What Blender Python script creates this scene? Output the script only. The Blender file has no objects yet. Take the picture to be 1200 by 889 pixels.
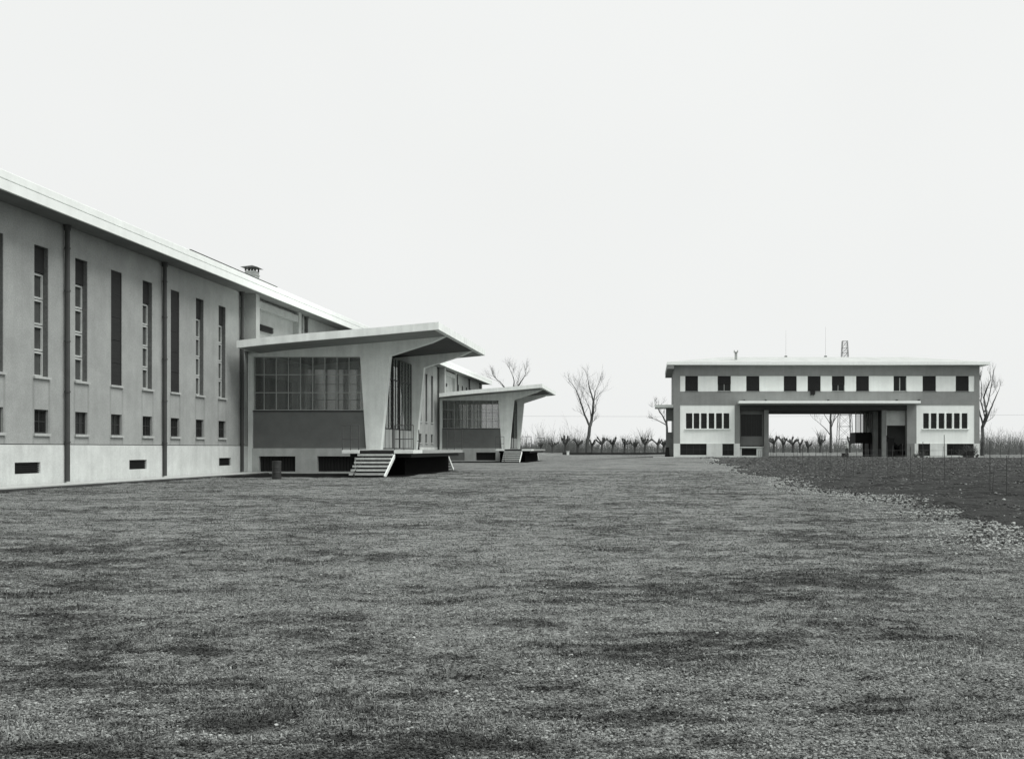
import bpy, math, random
import numpy as np
from mathutils import Vector, Matrix, noise as mnoise

R = math.radians
F = 1150.0            # focal length in photo pixels (photo is 1200 wide)
VX, VY = 762.0, 525.0 # principal vanishing point in the photo
EYE = 1.3
sc = bpy.context.scene
col = sc.collection

# ------------------------------------------------------------------ render / view
sc.view_settings.view_transform = 'Standard'
sc.view_settings.look = 'None'
sc.view_settings.exposure = 0.0
sc.view_settings.gamma = 1.0
sc.view_settings.use_curve_mapping = False
sc.render.engine = 'CYCLES'
sc.cycles.max_bounces = 6
sc.cycles.transparent_max_bounces = 12

# ------------------------------------------------------------------ materials
def nd(nt, t, **kw):
    n = nt.nodes.new(t)
    for k, v in kw.items():
        setattr(n, k, v)
    return n

def g3(g, tint=(0.955, 1.0, 0.965)):
    return (g * tint[0], g * tint[1], g * tint[2], 1.0)

def mat(name, g, g2=None, scale=(1, 1, 1), nscale=2.0, detail=6, rough=0.85, bump=0.0, bscale=40.0,
        lo=0.35, hi=0.65, spec=0.3, metallic=0.0, fine=0.0, streak=0.0):
    m = bpy.data.materials.new(name); m.use_nodes = True
    nt = m.node_tree; L = nt.links; nt.nodes.clear()
    out = nd(nt, 'ShaderNodeOutputMaterial'); bs = nd(nt, 'ShaderNodeBsdfPrincipled')
    L.new(bs.outputs[0], out.inputs[0])
    bs.inputs['Roughness'].default_value = rough
    bs.inputs['Specular IOR Level'].default_value = spec
    bs.inputs['Metallic'].default_value = metallic
    if g2 is None: g2 = g * 0.85
    geo = nd(nt, 'ShaderNodeNewGeometry')
    mp = nd(nt, 'ShaderNodeMapping'); mp.inputs['Scale'].default_value = scale
    L.new(geo.outputs['Position'], mp.inputs[0])
    nz = nd(nt, 'ShaderNodeTexNoise'); nz.inputs['Scale'].default_value = nscale; nz.inputs['Detail'].default_value = detail
    nz.inputs['Roughness'].default_value = 0.62
    L.new(mp.outputs[0], nz.inputs[0])
    mr = nd(nt, 'ShaderNodeMapRange'); mr.inputs[1].default_value = lo; mr.inputs[2].default_value = hi
    L.new(nz.outputs[0], mr.inputs[0])
    mx = nd(nt, 'ShaderNodeMix', data_type='RGBA')
    L.new(mr.outputs[0], mx.inputs[0]); mx.inputs[6].default_value = g3(g); mx.inputs[7].default_value = g3(g2)
    colr = mx.outputs[2]
    if streak > 0:
        mp2 = nd(nt, 'ShaderNodeMapping'); mp2.inputs['Scale'].default_value = (1.6, 1.6, 0.13)
        L.new(geo.outputs['Position'], mp2.inputs[0])
        n2 = nd(nt, 'ShaderNodeTexNoise'); n2.inputs['Scale'].default_value = 2.2; n2.inputs['Detail'].default_value = 5
        L.new(mp2.outputs[0], n2.inputs[0])
        m2 = nd(nt, 'ShaderNodeMapRange'); m2.inputs[1].default_value = 0.35; m2.inputs[2].default_value = 0.7
        m2.inputs[3].default_value = 1.0; m2.inputs[4].default_value = 1.0 - streak
        L.new(n2.outputs[0], m2.inputs[0])
        mm = nd(nt, 'ShaderNodeMix', data_type='RGBA', blend_type='MULTIPLY'); mm.inputs[0].default_value = 1
        L.new(colr, mm.inputs[6]); L.new(m2.outputs[0], mm.inputs[7]); colr = mm.outputs[2]
    if fine > 0:
        n3 = nd(nt, 'ShaderNodeTexNoise'); n3.inputs['Scale'].default_value = 22; n3.inputs['Detail'].default_value = 4
        L.new(geo.outputs['Position'], n3.inputs[0])
        m3 = nd(nt, 'ShaderNodeMapRange'); m3.inputs[1].default_value = 0.3; m3.inputs[2].default_value = 0.7
        m3.inputs[3].default_value = 1.0 - fine; m3.inputs[4].default_value = 1.0 + fine
        L.new(n3.outputs[0], m3.inputs[0])
        mm = nd(nt, 'ShaderNodeMix', data_type='RGBA', blend_type='MULTIPLY'); mm.inputs[0].default_value = 1
        L.new(colr, mm.inputs[6]); L.new(m3.outputs[0], mm.inputs[7]); colr = mm.outputs[2]
    L.new(colr, bs.inputs['Base Color'])
    if bump > 0:
        nb = nd(nt, 'ShaderNodeTexNoise'); nb.inputs['Scale'].default_value = bscale; nb.inputs['Detail'].default_value = 4
        L.new(geo.outputs['Position'], nb.inputs[0])
        bp = nd(nt, 'ShaderNodeBump'); bp.inputs['Strength'].default_value = bump; bp.inputs['Distance'].default_value = 0.02
        L.new(nb.outputs[0], bp.inputs['Height']); L.new(bp.outputs[0], bs.inputs['Normal'])
    return m

M = {}
M['plaster'] = mat('hall_plaster', 0.34, 0.28, nscale=0.9, streak=0.07, fine=0.12, bump=0.3, bscale=30)
M['plinth'] = mat('hall_plinth', 0.61, 0.51, nscale=1.1, streak=0.12, fine=0.08, bump=0.3)
M['white'] = mat('white_paint', 0.80, 0.74, nscale=1.2, streak=0.05, fine=0.02)
M['porch_white'] = mat('porch_white', 0.87, 0.77, nscale=1.5, streak=0.14, fine=0.04, bump=0.2)
M['overhang'] = mat('porch_overhang_shade', 0.27, 0.22, nscale=1)  # white roof's outer underside, its lighter shade put into the colour
M['porch_plinth'] = mat('porch_plinth', 0.52, 0.43, nscale=2.0, streak=0.12, fine=0.06)
M['panel'] = mat('dark_grey_plaster', 0.175, 0.15, nscale=1.5, fine=0.05)
M['light_panel'] = mat('light_door_panel', 0.42, 0.36, nscale=2)
M['gh_grey'] = mat('gatehouse_grey', 0.27, 0.235, nscale=1.0, streak=0.08, fine=0.06)
M['gh_white'] = mat('gatehouse_white', 0.90, 0.84, nscale=1.0, streak=0.06, fine=0.03)
M['gh_plinth'] = mat('gatehouse_plinth', 0.72, 0.62, nscale=1.5, streak=0.1)
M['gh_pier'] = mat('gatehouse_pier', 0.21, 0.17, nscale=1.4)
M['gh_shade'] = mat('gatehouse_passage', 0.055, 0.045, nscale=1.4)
M['gh_roof'] = mat('gatehouse_roof', 0.46, 0.38, scale=(1, 1, 1), nscale=0.8, fine=0.12)
M['roof'] = mat('hall_roof', 0.70, 0.62, nscale=0.5, fine=0.06)
M['soffit'] = mat('porch_soffit_shade', 0.09, 0.07, nscale=1)  # underside between the frames, deep shade put into the colour
M['eave_soffit'] = mat('eave_soffit', 0.16, 0.12, nscale=1)  # underside darkened, the shade below the eaves is in the colour
M['pipe'] = mat('downpipe_paint', 0.055, 0.045, rough=0.6)
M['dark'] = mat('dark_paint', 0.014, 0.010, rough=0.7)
M['void'] = mat('dark_boards', 0.018, 0.010, scale=(12, 12, 0.3), nscale=1.0, rough=0.8)
M['black'] = mat('underdeck_shade', 0.005, 0.004, spec=0.05, rough=0.95)  # near-black colour standing for the deep shade beneath the deck
M['reveal'] = mat('dark_window_reveal', 0.13, 0.10, nscale=6, fine=0.2)
M['panel_slat'] = mat('closed_boards', 0.022, 0.016, scale=(1, 1, 30), nscale=1)
M['frame'] = mat('window_frame_pale', 0.46, 0.38, rough=0.6)
M['frame_dark'] = mat('window_frame_dark', 0.035, 0.03, rough=0.6)
M['steel'] = mat('railing_steel', 0.07, 0.05, rough=0.5)
M['step'] = mat('concrete_step', 0.46, 0.36, nscale=5, fine=0.1)
M['step_side'] = mat('concrete_stringer', 0.70, 0.62, nscale=5)
M['deck'] = mat('concrete_deck', 0.33, 0.27, nscale=3, fine=0.08)
M['bark'] = mat('bark', 0.09, 0.055, nscale=6, fine=0.2)
M['twig'] = mat('twigs', 0.12, 0.09, nscale=6)
M['thicket'] = mat('thicket_twigs', 0.16, 0.10, nscale=0.3)
M['stone'] = mat('pale_stone', 0.42, 0.18, nscale=5, lo=0.3, hi=0.7, fine=0.2)
M['clod'] = mat('soil_clod', 0.10, 0.010, nscale=5, fine=0.2)
M['chimney'] = mat('chimney_render', 0.36, 0.30, nscale=4)
M['iron'] = mat('lattice_iron', 0.17, 0.13, rough=0.6)
M['kerb'] = mat('kerb_concrete', 0.42, 0.34, nscale=3, fine=0.1)
M['path'] = mat('pale_path', 0.36, 0.27, nscale=2, fine=0.15)
M['apron'] = mat('near_black_ground', 0.008, 0.005, nscale=2, rough=0.95, spec=0.05)  # near-black matt ground colour
M['drum'] = mat('drum_steel', 0.04, 0.025, nscale=8, rough=0.55)
M['curtain'] = mat('curtain_cloth', 0.40, 0.30, scale=(20, 20, 1), nscale=1)
M['shutter'] = mat('roller_shutter', 0.013, 0.010, rough=0.6)
M['skin'] = mat('skin', 0.35, 0.33)
M['hair'] = mat('dark_hair', 0.015, 0.01)
M['cloth_pale'] = mat('pale_jacket', 0.42, 0.36)
M['cloth_dark'] = mat('dark_trousers', 0.03, 0.02)
M['low_wall'] = mat('low_boundary_wall', 0.05, 0.035, nscale=1)

def add_sill_stains(m):
    nt = m.node_tree; L = nt.links; bs = next(n for n in nt.nodes if n.type == 'BSDF_PRINCIPLED')
    src = bs.inputs['Base Color'].links[0].from_socket
    geo = nd(nt, 'ShaderNodeNewGeometry'); sx_ = nd(nt, 'ShaderNodeSeparateXYZ'); L.new(geo.outputs['Position'], sx_.inputs[0])
    def mth(op, a, b=0.0, c=0.0):
        n = nd(nt, 'ShaderNodeMath', operation=op)
        for i, v in enumerate((a, b, c)):
            if isinstance(v, (int, float)): n.inputs[i].default_value = v
            else: L.new(v, n.inputs[i])
        return n.outputs[0]
    ph = mth('ABSOLUTE', mth('SUBTRACT', mth('FRACT', mth('ADD', mth('DIVIDE', mth('SUBTRACT', sx_.outputs[1], 35.62), 2.506), 20.5)), 0.5))
    edge = mth('SUBTRACT', 1.0, mth('MULTIPLY', mth('ABSOLUTE', mth('SUBTRACT', ph, 0.185)), 26.0)); edge = mth('MAXIMUM', edge, 0.0)
    below = nd(nt, 'ShaderNodeMapRange'); L.new(sx_.outputs[2], below.inputs[0])
    below.inputs[1].default_value = 3.84; below.inputs[2].default_value = 3.80
    mp = nd(nt, 'ShaderNodeMapping'); mp.inputs['Scale'].default_value = (3, 3, 0.5); L.new(geo.outputs['Position'], mp.inputs[0])
    nz = nd(nt, 'ShaderNodeTexNoise'); nz.inputs['Scale'].default_value = 1.3; nz.inputs['Detail'].default_value = 5; L.new(mp.outputs[0], nz.inputs[0])
    k = mth('MULTIPLY', mth('MULTIPLY', edge, below.outputs[0]), mth('MULTIPLY', nz.outputs[0], 0.42))
    mm = nd(nt, 'ShaderNodeMix', data_type='RGBA', blend_type='MULTIPLY'); mm.inputs[0].default_value = 1
    L.new(src, mm.inputs[6]); L.new(mth('SUBTRACT', 1.0, k), mm.inputs[7]); L.new(mm.outputs[2], bs.inputs['Base Color'])
add_sill_stains(M['plaster'])

def glass(name, base, rough, transp):
    m = bpy.data.materials.new(name); m.use_nodes = True
    nt = m.node_tree; L = nt.links; nt.nodes.clear()
    out = nd(nt, 'ShaderNodeOutputMaterial')
    gl = nd(nt, 'ShaderNodeBsdfGlossy'); gl.inputs['Roughness'].default_value = rough; gl.inputs['Color'].default_value = g3(0.9)
    fr = nd(nt, 'ShaderNodeFresnel'); fr.inputs['IOR'].default_value = 1.5 if transp else 1.28
    ms = nd(nt, 'ShaderNodeMixShader'); L.new(fr.outputs[0], ms.inputs[0])
    if transp:
        tr = nd(nt, 'ShaderNodeBsdfTransparent'); tr.inputs[0].default_value = (base, base, base, 1)
        dd = nd(nt, 'ShaderNodeBsdfDiffuse'); dd.inputs[0].default_value = g3(0.34)
        md_ = nd(nt, 'ShaderNodeMixShader'); md_.inputs[0].default_value = 0.19
        L.new(tr.outputs[0], md_.inputs[1]); L.new(dd.outputs[0], md_.inputs[2]); L.new(md_.outputs[0], ms.inputs[1])
    else:
        df = nd(nt, 'ShaderNodeBsdfDiffuse')
        nz = nd(nt, 'ShaderNodeTexNoise'); nz.inputs['Scale'].default_value = 1.2
        geo = nd(nt, 'ShaderNodeNewGeometry'); L.new(geo.outputs['Position'], nz.inputs[0])
        mx = nd(nt, 'ShaderNodeMix', data_type='RGBA'); L.new(nz.outputs[0], mx.inputs[0])
        mx.inputs[6].default_value = g3(base * 0.6); mx.inputs[7].default_value = g3(base * 1.5)
        L.new(mx.outputs[2], df.inputs[0]); L.new(df.outputs[0], ms.inputs[1])
    bp = nd(nt, 'ShaderNodeBump'); bp.inputs['Strength'].default_value = 0.08; bp.inputs['Distance'].default_value = 0.01
    nb = nd(nt, 'ShaderNodeTexNoise'); nb.inputs['Scale'].default_value = 1.7
    geo2 = nd(nt, 'ShaderNodeNewGeometry'); L.new(geo2.outputs['Position'], nb.inputs[0]); L.new(nb.outputs[0], bp.inputs['Height'])
    L.new(bp.outputs[0], gl.inputs['Normal'])
    L.new(gl.outputs[0], ms.inputs[2]); L.new(ms.outputs[0], out.inputs[0])
    return m
M['glass'] = glass('window_glass', 0.88, 0.02, True)
M['grey_glass'] = glass('grey_window_glass', 0.065, 0.08, False)
M['dark_glass'] = glass('dark_window_glass', 0.014, 0.08, False)

def ground_material(name, light, dark, blade=False, soil=False):
    m = bpy.data.materials.new(name); m.use_nodes = True
    nt = m.node_tree; L = nt.links; nt.nodes.clear()
    out = nd(nt, 'ShaderNodeOutputMaterial'); bs = nd(nt, 'ShaderNodeBsdfPrincipled')
    bs.inputs['Roughness'].default_value = 0.95; bs.inputs['Specular IOR Level'].default_value = 0.1
    L.new(bs.outputs[0], out.inputs[0])
    geo = nd(nt, 'ShaderNodeNewGeometry')
    def nz(scale, detail, sc3=(1, 1, 1), off=0.0, rough=0.6):
        mp = nd(nt, 'ShaderNodeMapping'); mp.inputs['Scale'].default_value = sc3; mp.inputs['Location'].default_value = off if isinstance(off, tuple) else (off, off, 0)
        L.new(geo.outputs['Position'], mp.inputs[0])
        n = nd(nt, 'ShaderNodeTexNoise'); n.inputs['Scale'].default_value = scale; n.inputs['Detail'].default_value = detail
        n.inputs['Roughness'].default_value = rough
        L.new(mp.outputs[0], n.inputs[0]); return n.outputs[0]
    def math_(op, a, b):
        n = nd(nt, 'ShaderNodeMath', operation=op)
        for i, v in enumerate((a, b)):
            if isinstance(v, (int, float)): n.inputs[i].default_value = v
            else: L.new(v, n.inputs[i])
        return n.outputs[0]
    def mr(v, a, b, c=0.0, d=1.0):
        n = nd(nt, 'ShaderNodeMapRange'); n.inputs[1].default_value = a; n.inputs[2].default_value = b
        n.inputs[3].default_value = c; n.inputs[4].default_value = d; L.new(v, n.inputs[0]); return n.outputs[0]
    big = nz(0.42, 6, (-0.5, 1.0, 1), (2.4, 3.0, 0), 0.6)
    mid = nz(1.7, 10, (-0.5, 1.3, 1), (10.4, 11.0, 0), 0.8)
    sml = nz(5.5, 8, (0.45, 1.2, 1), 23.0, 0.8)
    s = math_('ADD', math_('ADD', math_('MULTIPLY', big, 0.24), math_('MULTIPLY', mid, 0.38)), math_('MULTIPLY', sml, 0.38))
    f = math_('MAXIMUM', mr(s, 0.485, 0.545, 0.0, 0.9), mr(sml, 0.585, 0.63))
    mx = nd(nt, 'ShaderNodeMix', data_type='RGBA'); L.new(f, mx.inputs[0])
    mx.inputs[6].default_value = g3(light); mx.inputs[7].default_value = g3(dark)
    c = mx.outputs[2]
    fine = nz(26, 5, rough=0.75)
    k = mr(fine, 0.36, 0.64, 0.3, 1.7) if not blade else mr(fine, 0.36, 0.64, 0.5, 1.5)
    if blade:
        oi = nd(nt, 'ShaderNodeObjectInfo'); k = math_('MULTIPLY', k, mr(oi.outputs['Random'], 0, 1, 0.4, 1.6))
    mm = nd(nt, 'ShaderNodeMix', data_type='RGBA', blend_type='MULTIPLY'); mm.inputs[0].default_value = 1
    L.new(c, mm.inputs[6]); L.new(k, mm.inputs[7])
    L.new(mm.outputs[2], bs.inputs['Base Color'])
    if not blade:
        bp = nd(nt, 'ShaderNodeBump'); bp.inputs['Strength'].default_value = 0.8; bp.inputs['Distance'].default_value = 0.05
        L.new(nz(14, 6, (1, 1, 1), 0, 0.7), bp.inputs['Height']); L.new(bp.outputs[0], bs.inputs['Normal'])
    return m
M['lawn'] = ground_material('worn_ground', 0.185, 0.040)
M['blade'] = ground_material('grass_blades', 0.185, 0.026, blade=True)
M['soil'] = ground_material('dark_soil', 0.036, 0.008, soil=True)

# ------------------------------------------------------------------ object helpers
def tag(o, label=None, cat=None, group=None, kind=None):
    if label: o['label'] = label
    if cat: o['category'] = cat
    if group: o['group'] = group
    if kind: o['kind'] = kind
    return o

def empty(name, loc=(0, 0, 0), rz=0.0):
    o = bpy.data.objects.new(name, None); col.objects.link(o)
    o.location = loc; o.rotation_euler = (0, 0, rz); o.empty_display_size = 0.3
    return o

class MB:
    def __init__(s): s.v = []; s.f = []
    def add(s, vs, fs):
        k = len(s.v); s.v += [tuple(v) for v in vs]; s.f += [tuple(k + i for i in f) for f in fs]; return s
    def box(s, x0, x1, y0, y1, z0, z1):
        if x0 > x1: x0, x1 = x1, x0
        if y0 > y1: y0, y1 = y1, y0
        if z0 > z1: z0, z1 = z1, z0
        return s.add([(x0, y0, z0), (x1, y0, z0), (x1, y1, z0), (x0, y1, z0), (x0, y0, z1), (x1, y0, z1), (x1, y1, z1), (x0, y1, z1)],
                     [(0, 3, 2, 1), (4, 5, 6, 7), (0, 1, 5, 4), (1, 2, 6, 5), (2, 3, 7, 6), (3, 0, 4, 7)])
    def ubox(s, mp, u0, u1, v0, v1, w0, w1):
        vs = [mp(u, v, w) for w in (w0, w1) for v in (v0, v1) for u in (u0, u1)]
        return s.add(vs, [(0, 1, 3, 2), (4, 6, 7, 5), (0, 4, 5, 1), (2, 3, 7, 6), (0, 2, 6, 4), (1, 5, 7, 3)])
    def prism_y(s, poly, y0, y1):     # polygon in x,z extruded along y
        n = len(poly)
        vs = [(x, y0, z) for x, z in poly] + [(x, y1, z) for x, z in poly]
        fs = [tuple(range(n)), tuple(range(2 * n - 1, n - 1, -1))]
        fs += [(i, (i + 1) % n, n + (i + 1) % n, n + i) for i in range(n)]
        return s.add(vs, fs)
    def prism_x(s, poly, x0, x1):     # polygon in y,z extruded along x
        n = len(poly)
        vs = [(x0, y, z) for y, z in poly] + [(x1, y, z) for y, z in poly]
        fs = [tuple(range(n)), tuple(range(2 * n - 1, n - 1, -1))]
        fs += [(i, (i + 1) % n, n + (i + 1) % n, n + i) for i in range(n)]
        return s.add(vs, fs)
    def tube(s, pts, rads, n=6, caps=True):
        pts = [Vector(p) for p in pts]; k0 = len(s.v); ref = None
        for i, p in enumerate(pts):
            d = (pts[min(i + 1, len(pts) - 1)] - pts[max(i - 1, 0)])
            if d.length < 1e-9: d = Vector((0, 0, 1))
            d.normalize()
            if ref is None:
                ref = Vector((1, 0, 0)) if abs(d.x) < 0.8 else Vector((0, 1, 0))
            a = d.cross(ref).normalized(); ref = a.cross(d); b = ref.normalized()
            for j in range(n):
                t = 2 * math.pi * j / n
                s.v.append(tuple(p + (a * math.cos(t) + b * math.sin(t)) * rads[i]))
        for i in range(len(pts) - 1):
            for j in range(n):
                q = k0 + i * n
                s.f.append((q + j, q + (j + 1) % n, q + n + (j + 1) % n, q + n + j))
        if caps:
            s.f.append(tuple(range(k0 + n - 1, k0 - 1, -1)))
            q = k0 + (len(pts) - 1) * n; s.f.append(tuple(range(q, q + n)))
        return s
    def wall(s, mp, u0, u1, v0, v1, holes, t):
        us = sorted(set([u0, u1] + [h[i] for h in holes for i in (0, 1) if u0 < h[i] < u1]))
        vs = sorted(set([v0, v1] + [h[i] for h in holes for i in (2, 3) if v0 < h[i] < v1]))
        def solid(i, j):
            if i < 0 or j < 0 or i >= len(us) - 1 or j >= len(vs) - 1: return False
            cu = (us[i] + us[i + 1]) / 2; cv = (vs[j] + vs[j + 1]) / 2
            return not any(h[0] < cu < h[1] and h[2] < cv < h[3] for h in holes)
        for i in range(len(us) - 1):
            for j in range(len(vs) - 1):
                if not solid(i, j): continue
                a, b, c, d = us[i], us[i + 1], vs[j], vs[j + 1]
                s.add([mp(a, c, 0), mp(b, c, 0), mp(b, d, 0), mp(a, d, 0)], [(0, 1, 2, 3)])
                s.add([mp(a, c, t), mp(b, c, t), mp(b, d, t), mp(a, d, t)], [(3, 2, 1, 0)])
                if not solid(i - 1, j): s.add([mp(a, c, 0), mp(a, d, 0), mp(a, d, t), mp(a, c, t)], [(0, 1, 2, 3)])
                if not solid(i + 1, j): s.add([mp(b, c, 0), mp(b, c, t), mp(b, d, t), mp(b, d, 0)], [(0, 1, 2, 3)])
                if not solid(i, j - 1): s.add([mp(a, c, 0), mp(a, c, t), mp(b, c, t), mp(b, c, 0)], [(0, 1, 2, 3)])
                if not solid(i, j + 1): s.add([mp(a, d, 0), mp(b, d, 0), mp(b, d, t), mp(a, d, t)], [(0, 1, 2, 3)])
        return s
    def build(s, name, material, parent=None, smooth=False, bevel=0.0):
        me = bpy.data.meshes.new(name); me.from_pydata(s.v, [], s.f); me.update()
        me.materials.append(material)
        o = bpy.data.objects.new(name, me); col.objects.link(o)
        if parent is not None:
            o.parent = parent
            o.matrix_parent_inverse = Matrix.Identity(4)
            # geometry is given in world coordinates: shift into the parent's space
            inv = parent_world(parent).inverted()
            me.transform(inv)
        if smooth:
            for p in me.polygons: p.use_smooth = True
        if bevel > 0:
            b = o.modifiers.new('edge', 'BEVEL'); b.width = bevel; b.segments = 2; b.limit_method = 'ANGLE'
        return o

def parent_world(o):
    m = Matrix.Identity(4)
    while o is not None:
        m = Matrix.LocRotScale(o.location, o.rotation_euler, o.scale) @ m
        o = o.parent
    return m

def copy_tree(o, parent=None):
    c = o.copy(); col.objects.link(c)
    if parent is not None: c.parent = parent
    for ch in list(o.children): copy_tree(ch, c)
    return c

def sstep(a, b, x):
    t = np.clip((np.asarray(x, float) - a) / (b - a), 0, 1); return t * t * (3 - 2 * t)

def vnoise(x, y, seed):
    xi = np.floor(x); yi = np.floor(y); fx = x - xi; fy = y - yi
    fx = fx * fx * (3 - 2 * fx); fy = fy * fy * (3 - 2 * fy)
    def hsh(a, b):
        v = np.sin(a * 127.1 + b * 311.7 + seed * 74.7) * 43758.5453
        return v - np.floor(v)
    return (hsh(xi, yi) * (1 - fx) + hsh(xi + 1, yi) * fx) * (1 - fy) + (hsh(xi, yi + 1) * (1 - fx) + hsh(xi + 1, yi + 1) * fx) * fy

def ground_h(x, y):
    x = np.asarray(x, float); y = np.asarray(y, float)
    right = sstep(-10, 2, x)
    rise = sstep(52, 97, y) * 0.47 * right
    far = sstep(108, 146, y) * 0.40
    h = -0.12 + np.maximum(rise, far) + sstep(152, 174, y) * 0.16
    h = h + 0.40 * np.exp(-(((x + 16.6) / 1.9) ** 2 + ((y - 149) / 2.5) ** 2))
    amp = 1 - sstep(45, 90, y)
    h = h + amp * (0.05 * (vnoise(x * 0.35, y * 0.6, 1) - .5) + 0.042 * (vnoise(x * 0.9, y * 1.5, 2) - .5) + 0.034 * (vnoise(x * 2.4, y * 3.2, 3) - .5) + 0.018 * (vnoise(x * 6.0, y * 7.0, 4) - .5))
    inside = (x < -20.9)   # under the hall and its pavement
    return np.where(inside, np.minimum(h, -0.12), h)

def soil_edge(y):
    return 6.5 + 0.5 * math.sin(y * 0.31) + 0.25 * math.sin(y * 1.13 + 1) + 0.12 * math.sin(y * 3.7)

# ------------------------------------------------------------------ world, sun, camera
w = bpy.data.worlds.new('World'); sc.world = w; w.use_nodes = True
nt = w.node_tree; nt.nodes.clear(); L = nt.links
SUN_EL, SUN_AZ = R(58), R(113)      # azimuth clockwise from +Y (camera axis): from the right, a little behind the camera
sky = nd(nt, 'ShaderNodeTexSky', sky_type='NISHITA'); sky.sun_disc = False
sky.sun_elevation = SUN_EL; sky.sun_rotation = SUN_AZ; sky.air_density = 1.0; sky.dust_density = 6.0
bw = nd(nt, 'ShaderNodeRGBToBW'); L.new(sky.outputs[0], bw.inputs[0])
mx = nd(nt, 'ShaderNodeMix', data_type='RGBA'); mx.inputs[0].default_value = 0.93
L.new(bw.outputs[0], mx.inputs[6])
tc = nd(nt, 'ShaderNodeTexCoord')
cn = nd(nt, 'ShaderNodeTexNoise'); cn.inputs['Scale'].default_value = 1.6; cn.inputs['Detail'].default_value = 4
L.new(tc.outputs['Generated'], cn.inputs[0])
cr = nd(nt, 'ShaderNodeMapRange'); cr.inputs[1].default_value = 0.3; cr.inputs[2].default_value = 0.7
cr.inputs[3].default_value = 9.1; cr.inputs[4].default_value = 9.55
L.new(cn.outputs[0], cr.inputs[0]); L.new(cr.outputs[0], mx.inputs[7])
tn = nd(nt, 'ShaderNodeMix', data_type='RGBA', blend_type='MULTIPLY'); tn.inputs[0].default_value = 1
L.new(mx.outputs[2], tn.inputs[6]); tn.inputs[7].default_value = (0.985, 1.0, 0.99, 1)
bg = nd(nt, 'ShaderNodeBackground'); bg.inputs[1].default_value = 0.1
L.new(tn.outputs[2], bg.inputs[0])
wo = nd(nt, 'ShaderNodeOutputWorld'); L.new(bg.outputs[0], wo.inputs[0])

sd = bpy.data.lights.new('sun', 'SUN'); sd.energy = 3.6; sd.angle = R(34); sd.color = (1.0, 0.99, 0.975)
so = bpy.data.objects.new('sun', sd); col.objects.link(so)
dirv = Vector((math.sin(SUN_AZ) * math.cos(SUN_EL), math.cos(SUN_AZ) * math.cos(SUN_EL), math.sin(SUN_EL)))
so.rotation_euler = dirv.to_track_quat('Z', 'Y').to_euler(); so.location = (30, -20, 40)

cd = bpy.data.cameras.new('camera'); cam = bpy.data.objects.new('camera', cd); col.objects.link(cam)
cam.location = (0, 0, EYE); cam.rotation_euler = (R(90), 0, 0)
cd.sensor_width = 36; cd.lens = F / 1200 * 36
cd.shift_x = -(VX - 600) / 1200; cd.shift_y = (VY - 444.5) / 1200
cd.clip_start = 0.1; cd.clip_end = 5000
sc.camera = cam

# ------------------------------------------------------------------ ground
def sheet(name, xs, ys, hfun, material, kind='structure'):
    X, Y = np.meshgrid(xs, ys); Z = hfun(X, Y)
    nx, ny = len(xs), len(ys)
    vs = np.stack([X.ravel(), Y.ravel(), Z.ravel()], 1)
    fs = [(j * nx + i, j * nx + i + 1, (j + 1) * nx + i + 1, (j + 1) * nx + i) for j in range(ny - 1) for i in range(nx - 1)]
    me = bpy.data.meshes.new(name); me.from_pydata(vs.tolist(), [], fs); me.update(); me.materials.append(material)
    for p in me.polygons: p.use_smooth = True
    o = bpy.data.objects.new(name, me); col.objects.link(o); o['kind'] = kind
    return o

xs = np.concatenate([np.array([-1500, -700, -300, -150, -90, -60]), np.arange(-45, -22, 1.0), np.arange(-22, 8, 0.11), np.arange(8, 50, 0.6), np.array([55, 70, 100, 160, 300, 700, 1500])])
ys = np.concatenate([np.array([-60, -30, -12]), np.arange(-5, 3, 0.5), np.arange(3, 22, 0.09), np.arange(22, 50, 0.25), np.arange(50, 100, 0.6), np.arange(100, 185, 1.0), np.array([190, 210, 250, 350, 600, 1200, 2500])])
sheet('yard_ground', xs, ys, ground_h, M['lawn'])

# dark dug soil on the right, ragged edge
rows = np.concatenate([np.arange(-4, 40, 0.35), np.arange(40, 93.5, 0.7)])
cols = np.concatenate([np.arange(0, 10, 0.35), np.arange(10, 60, 1.2)])
vs = []; nxs = len(cols)
rs = random.Random(4)
for y in rows:
    e = soil_edge(y) + rs.uniform(-0.18, 0.18)
    for i, c in enumerate(cols):
        x = e + c
        hh = float(ground_h(x, y)) + (0.0 if i == 0 else 0.06 + 0.10 * mnoise.noise(Vector((x * 0.9, y * 0.9, 3))) + 0.06 * mnoise.noise(Vector((x * 3.1, y * 3.1, 7))))
        vs.append((x, y, hh if i else hh - 0.01))
fs = [(j * nxs + i, j * nxs + i + 1, (j + 1) * nxs + i + 1, (j + 1) * nxs + i) for j in range(len(rows) - 1) for i in range(nxs - 1)]
me = bpy.data.meshes.new('soil_ground'); me.from_pydata(vs, [], fs); me.materials.append(M['soil'])
for p in me.polygons: p.use_smooth = True
o = bpy.data.objects.new('soil_ground', me); col.objects.link(o); o['kind'] = 'structure'
o['label'] = 'dark freshly dug soil along the right of the yard'

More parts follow.
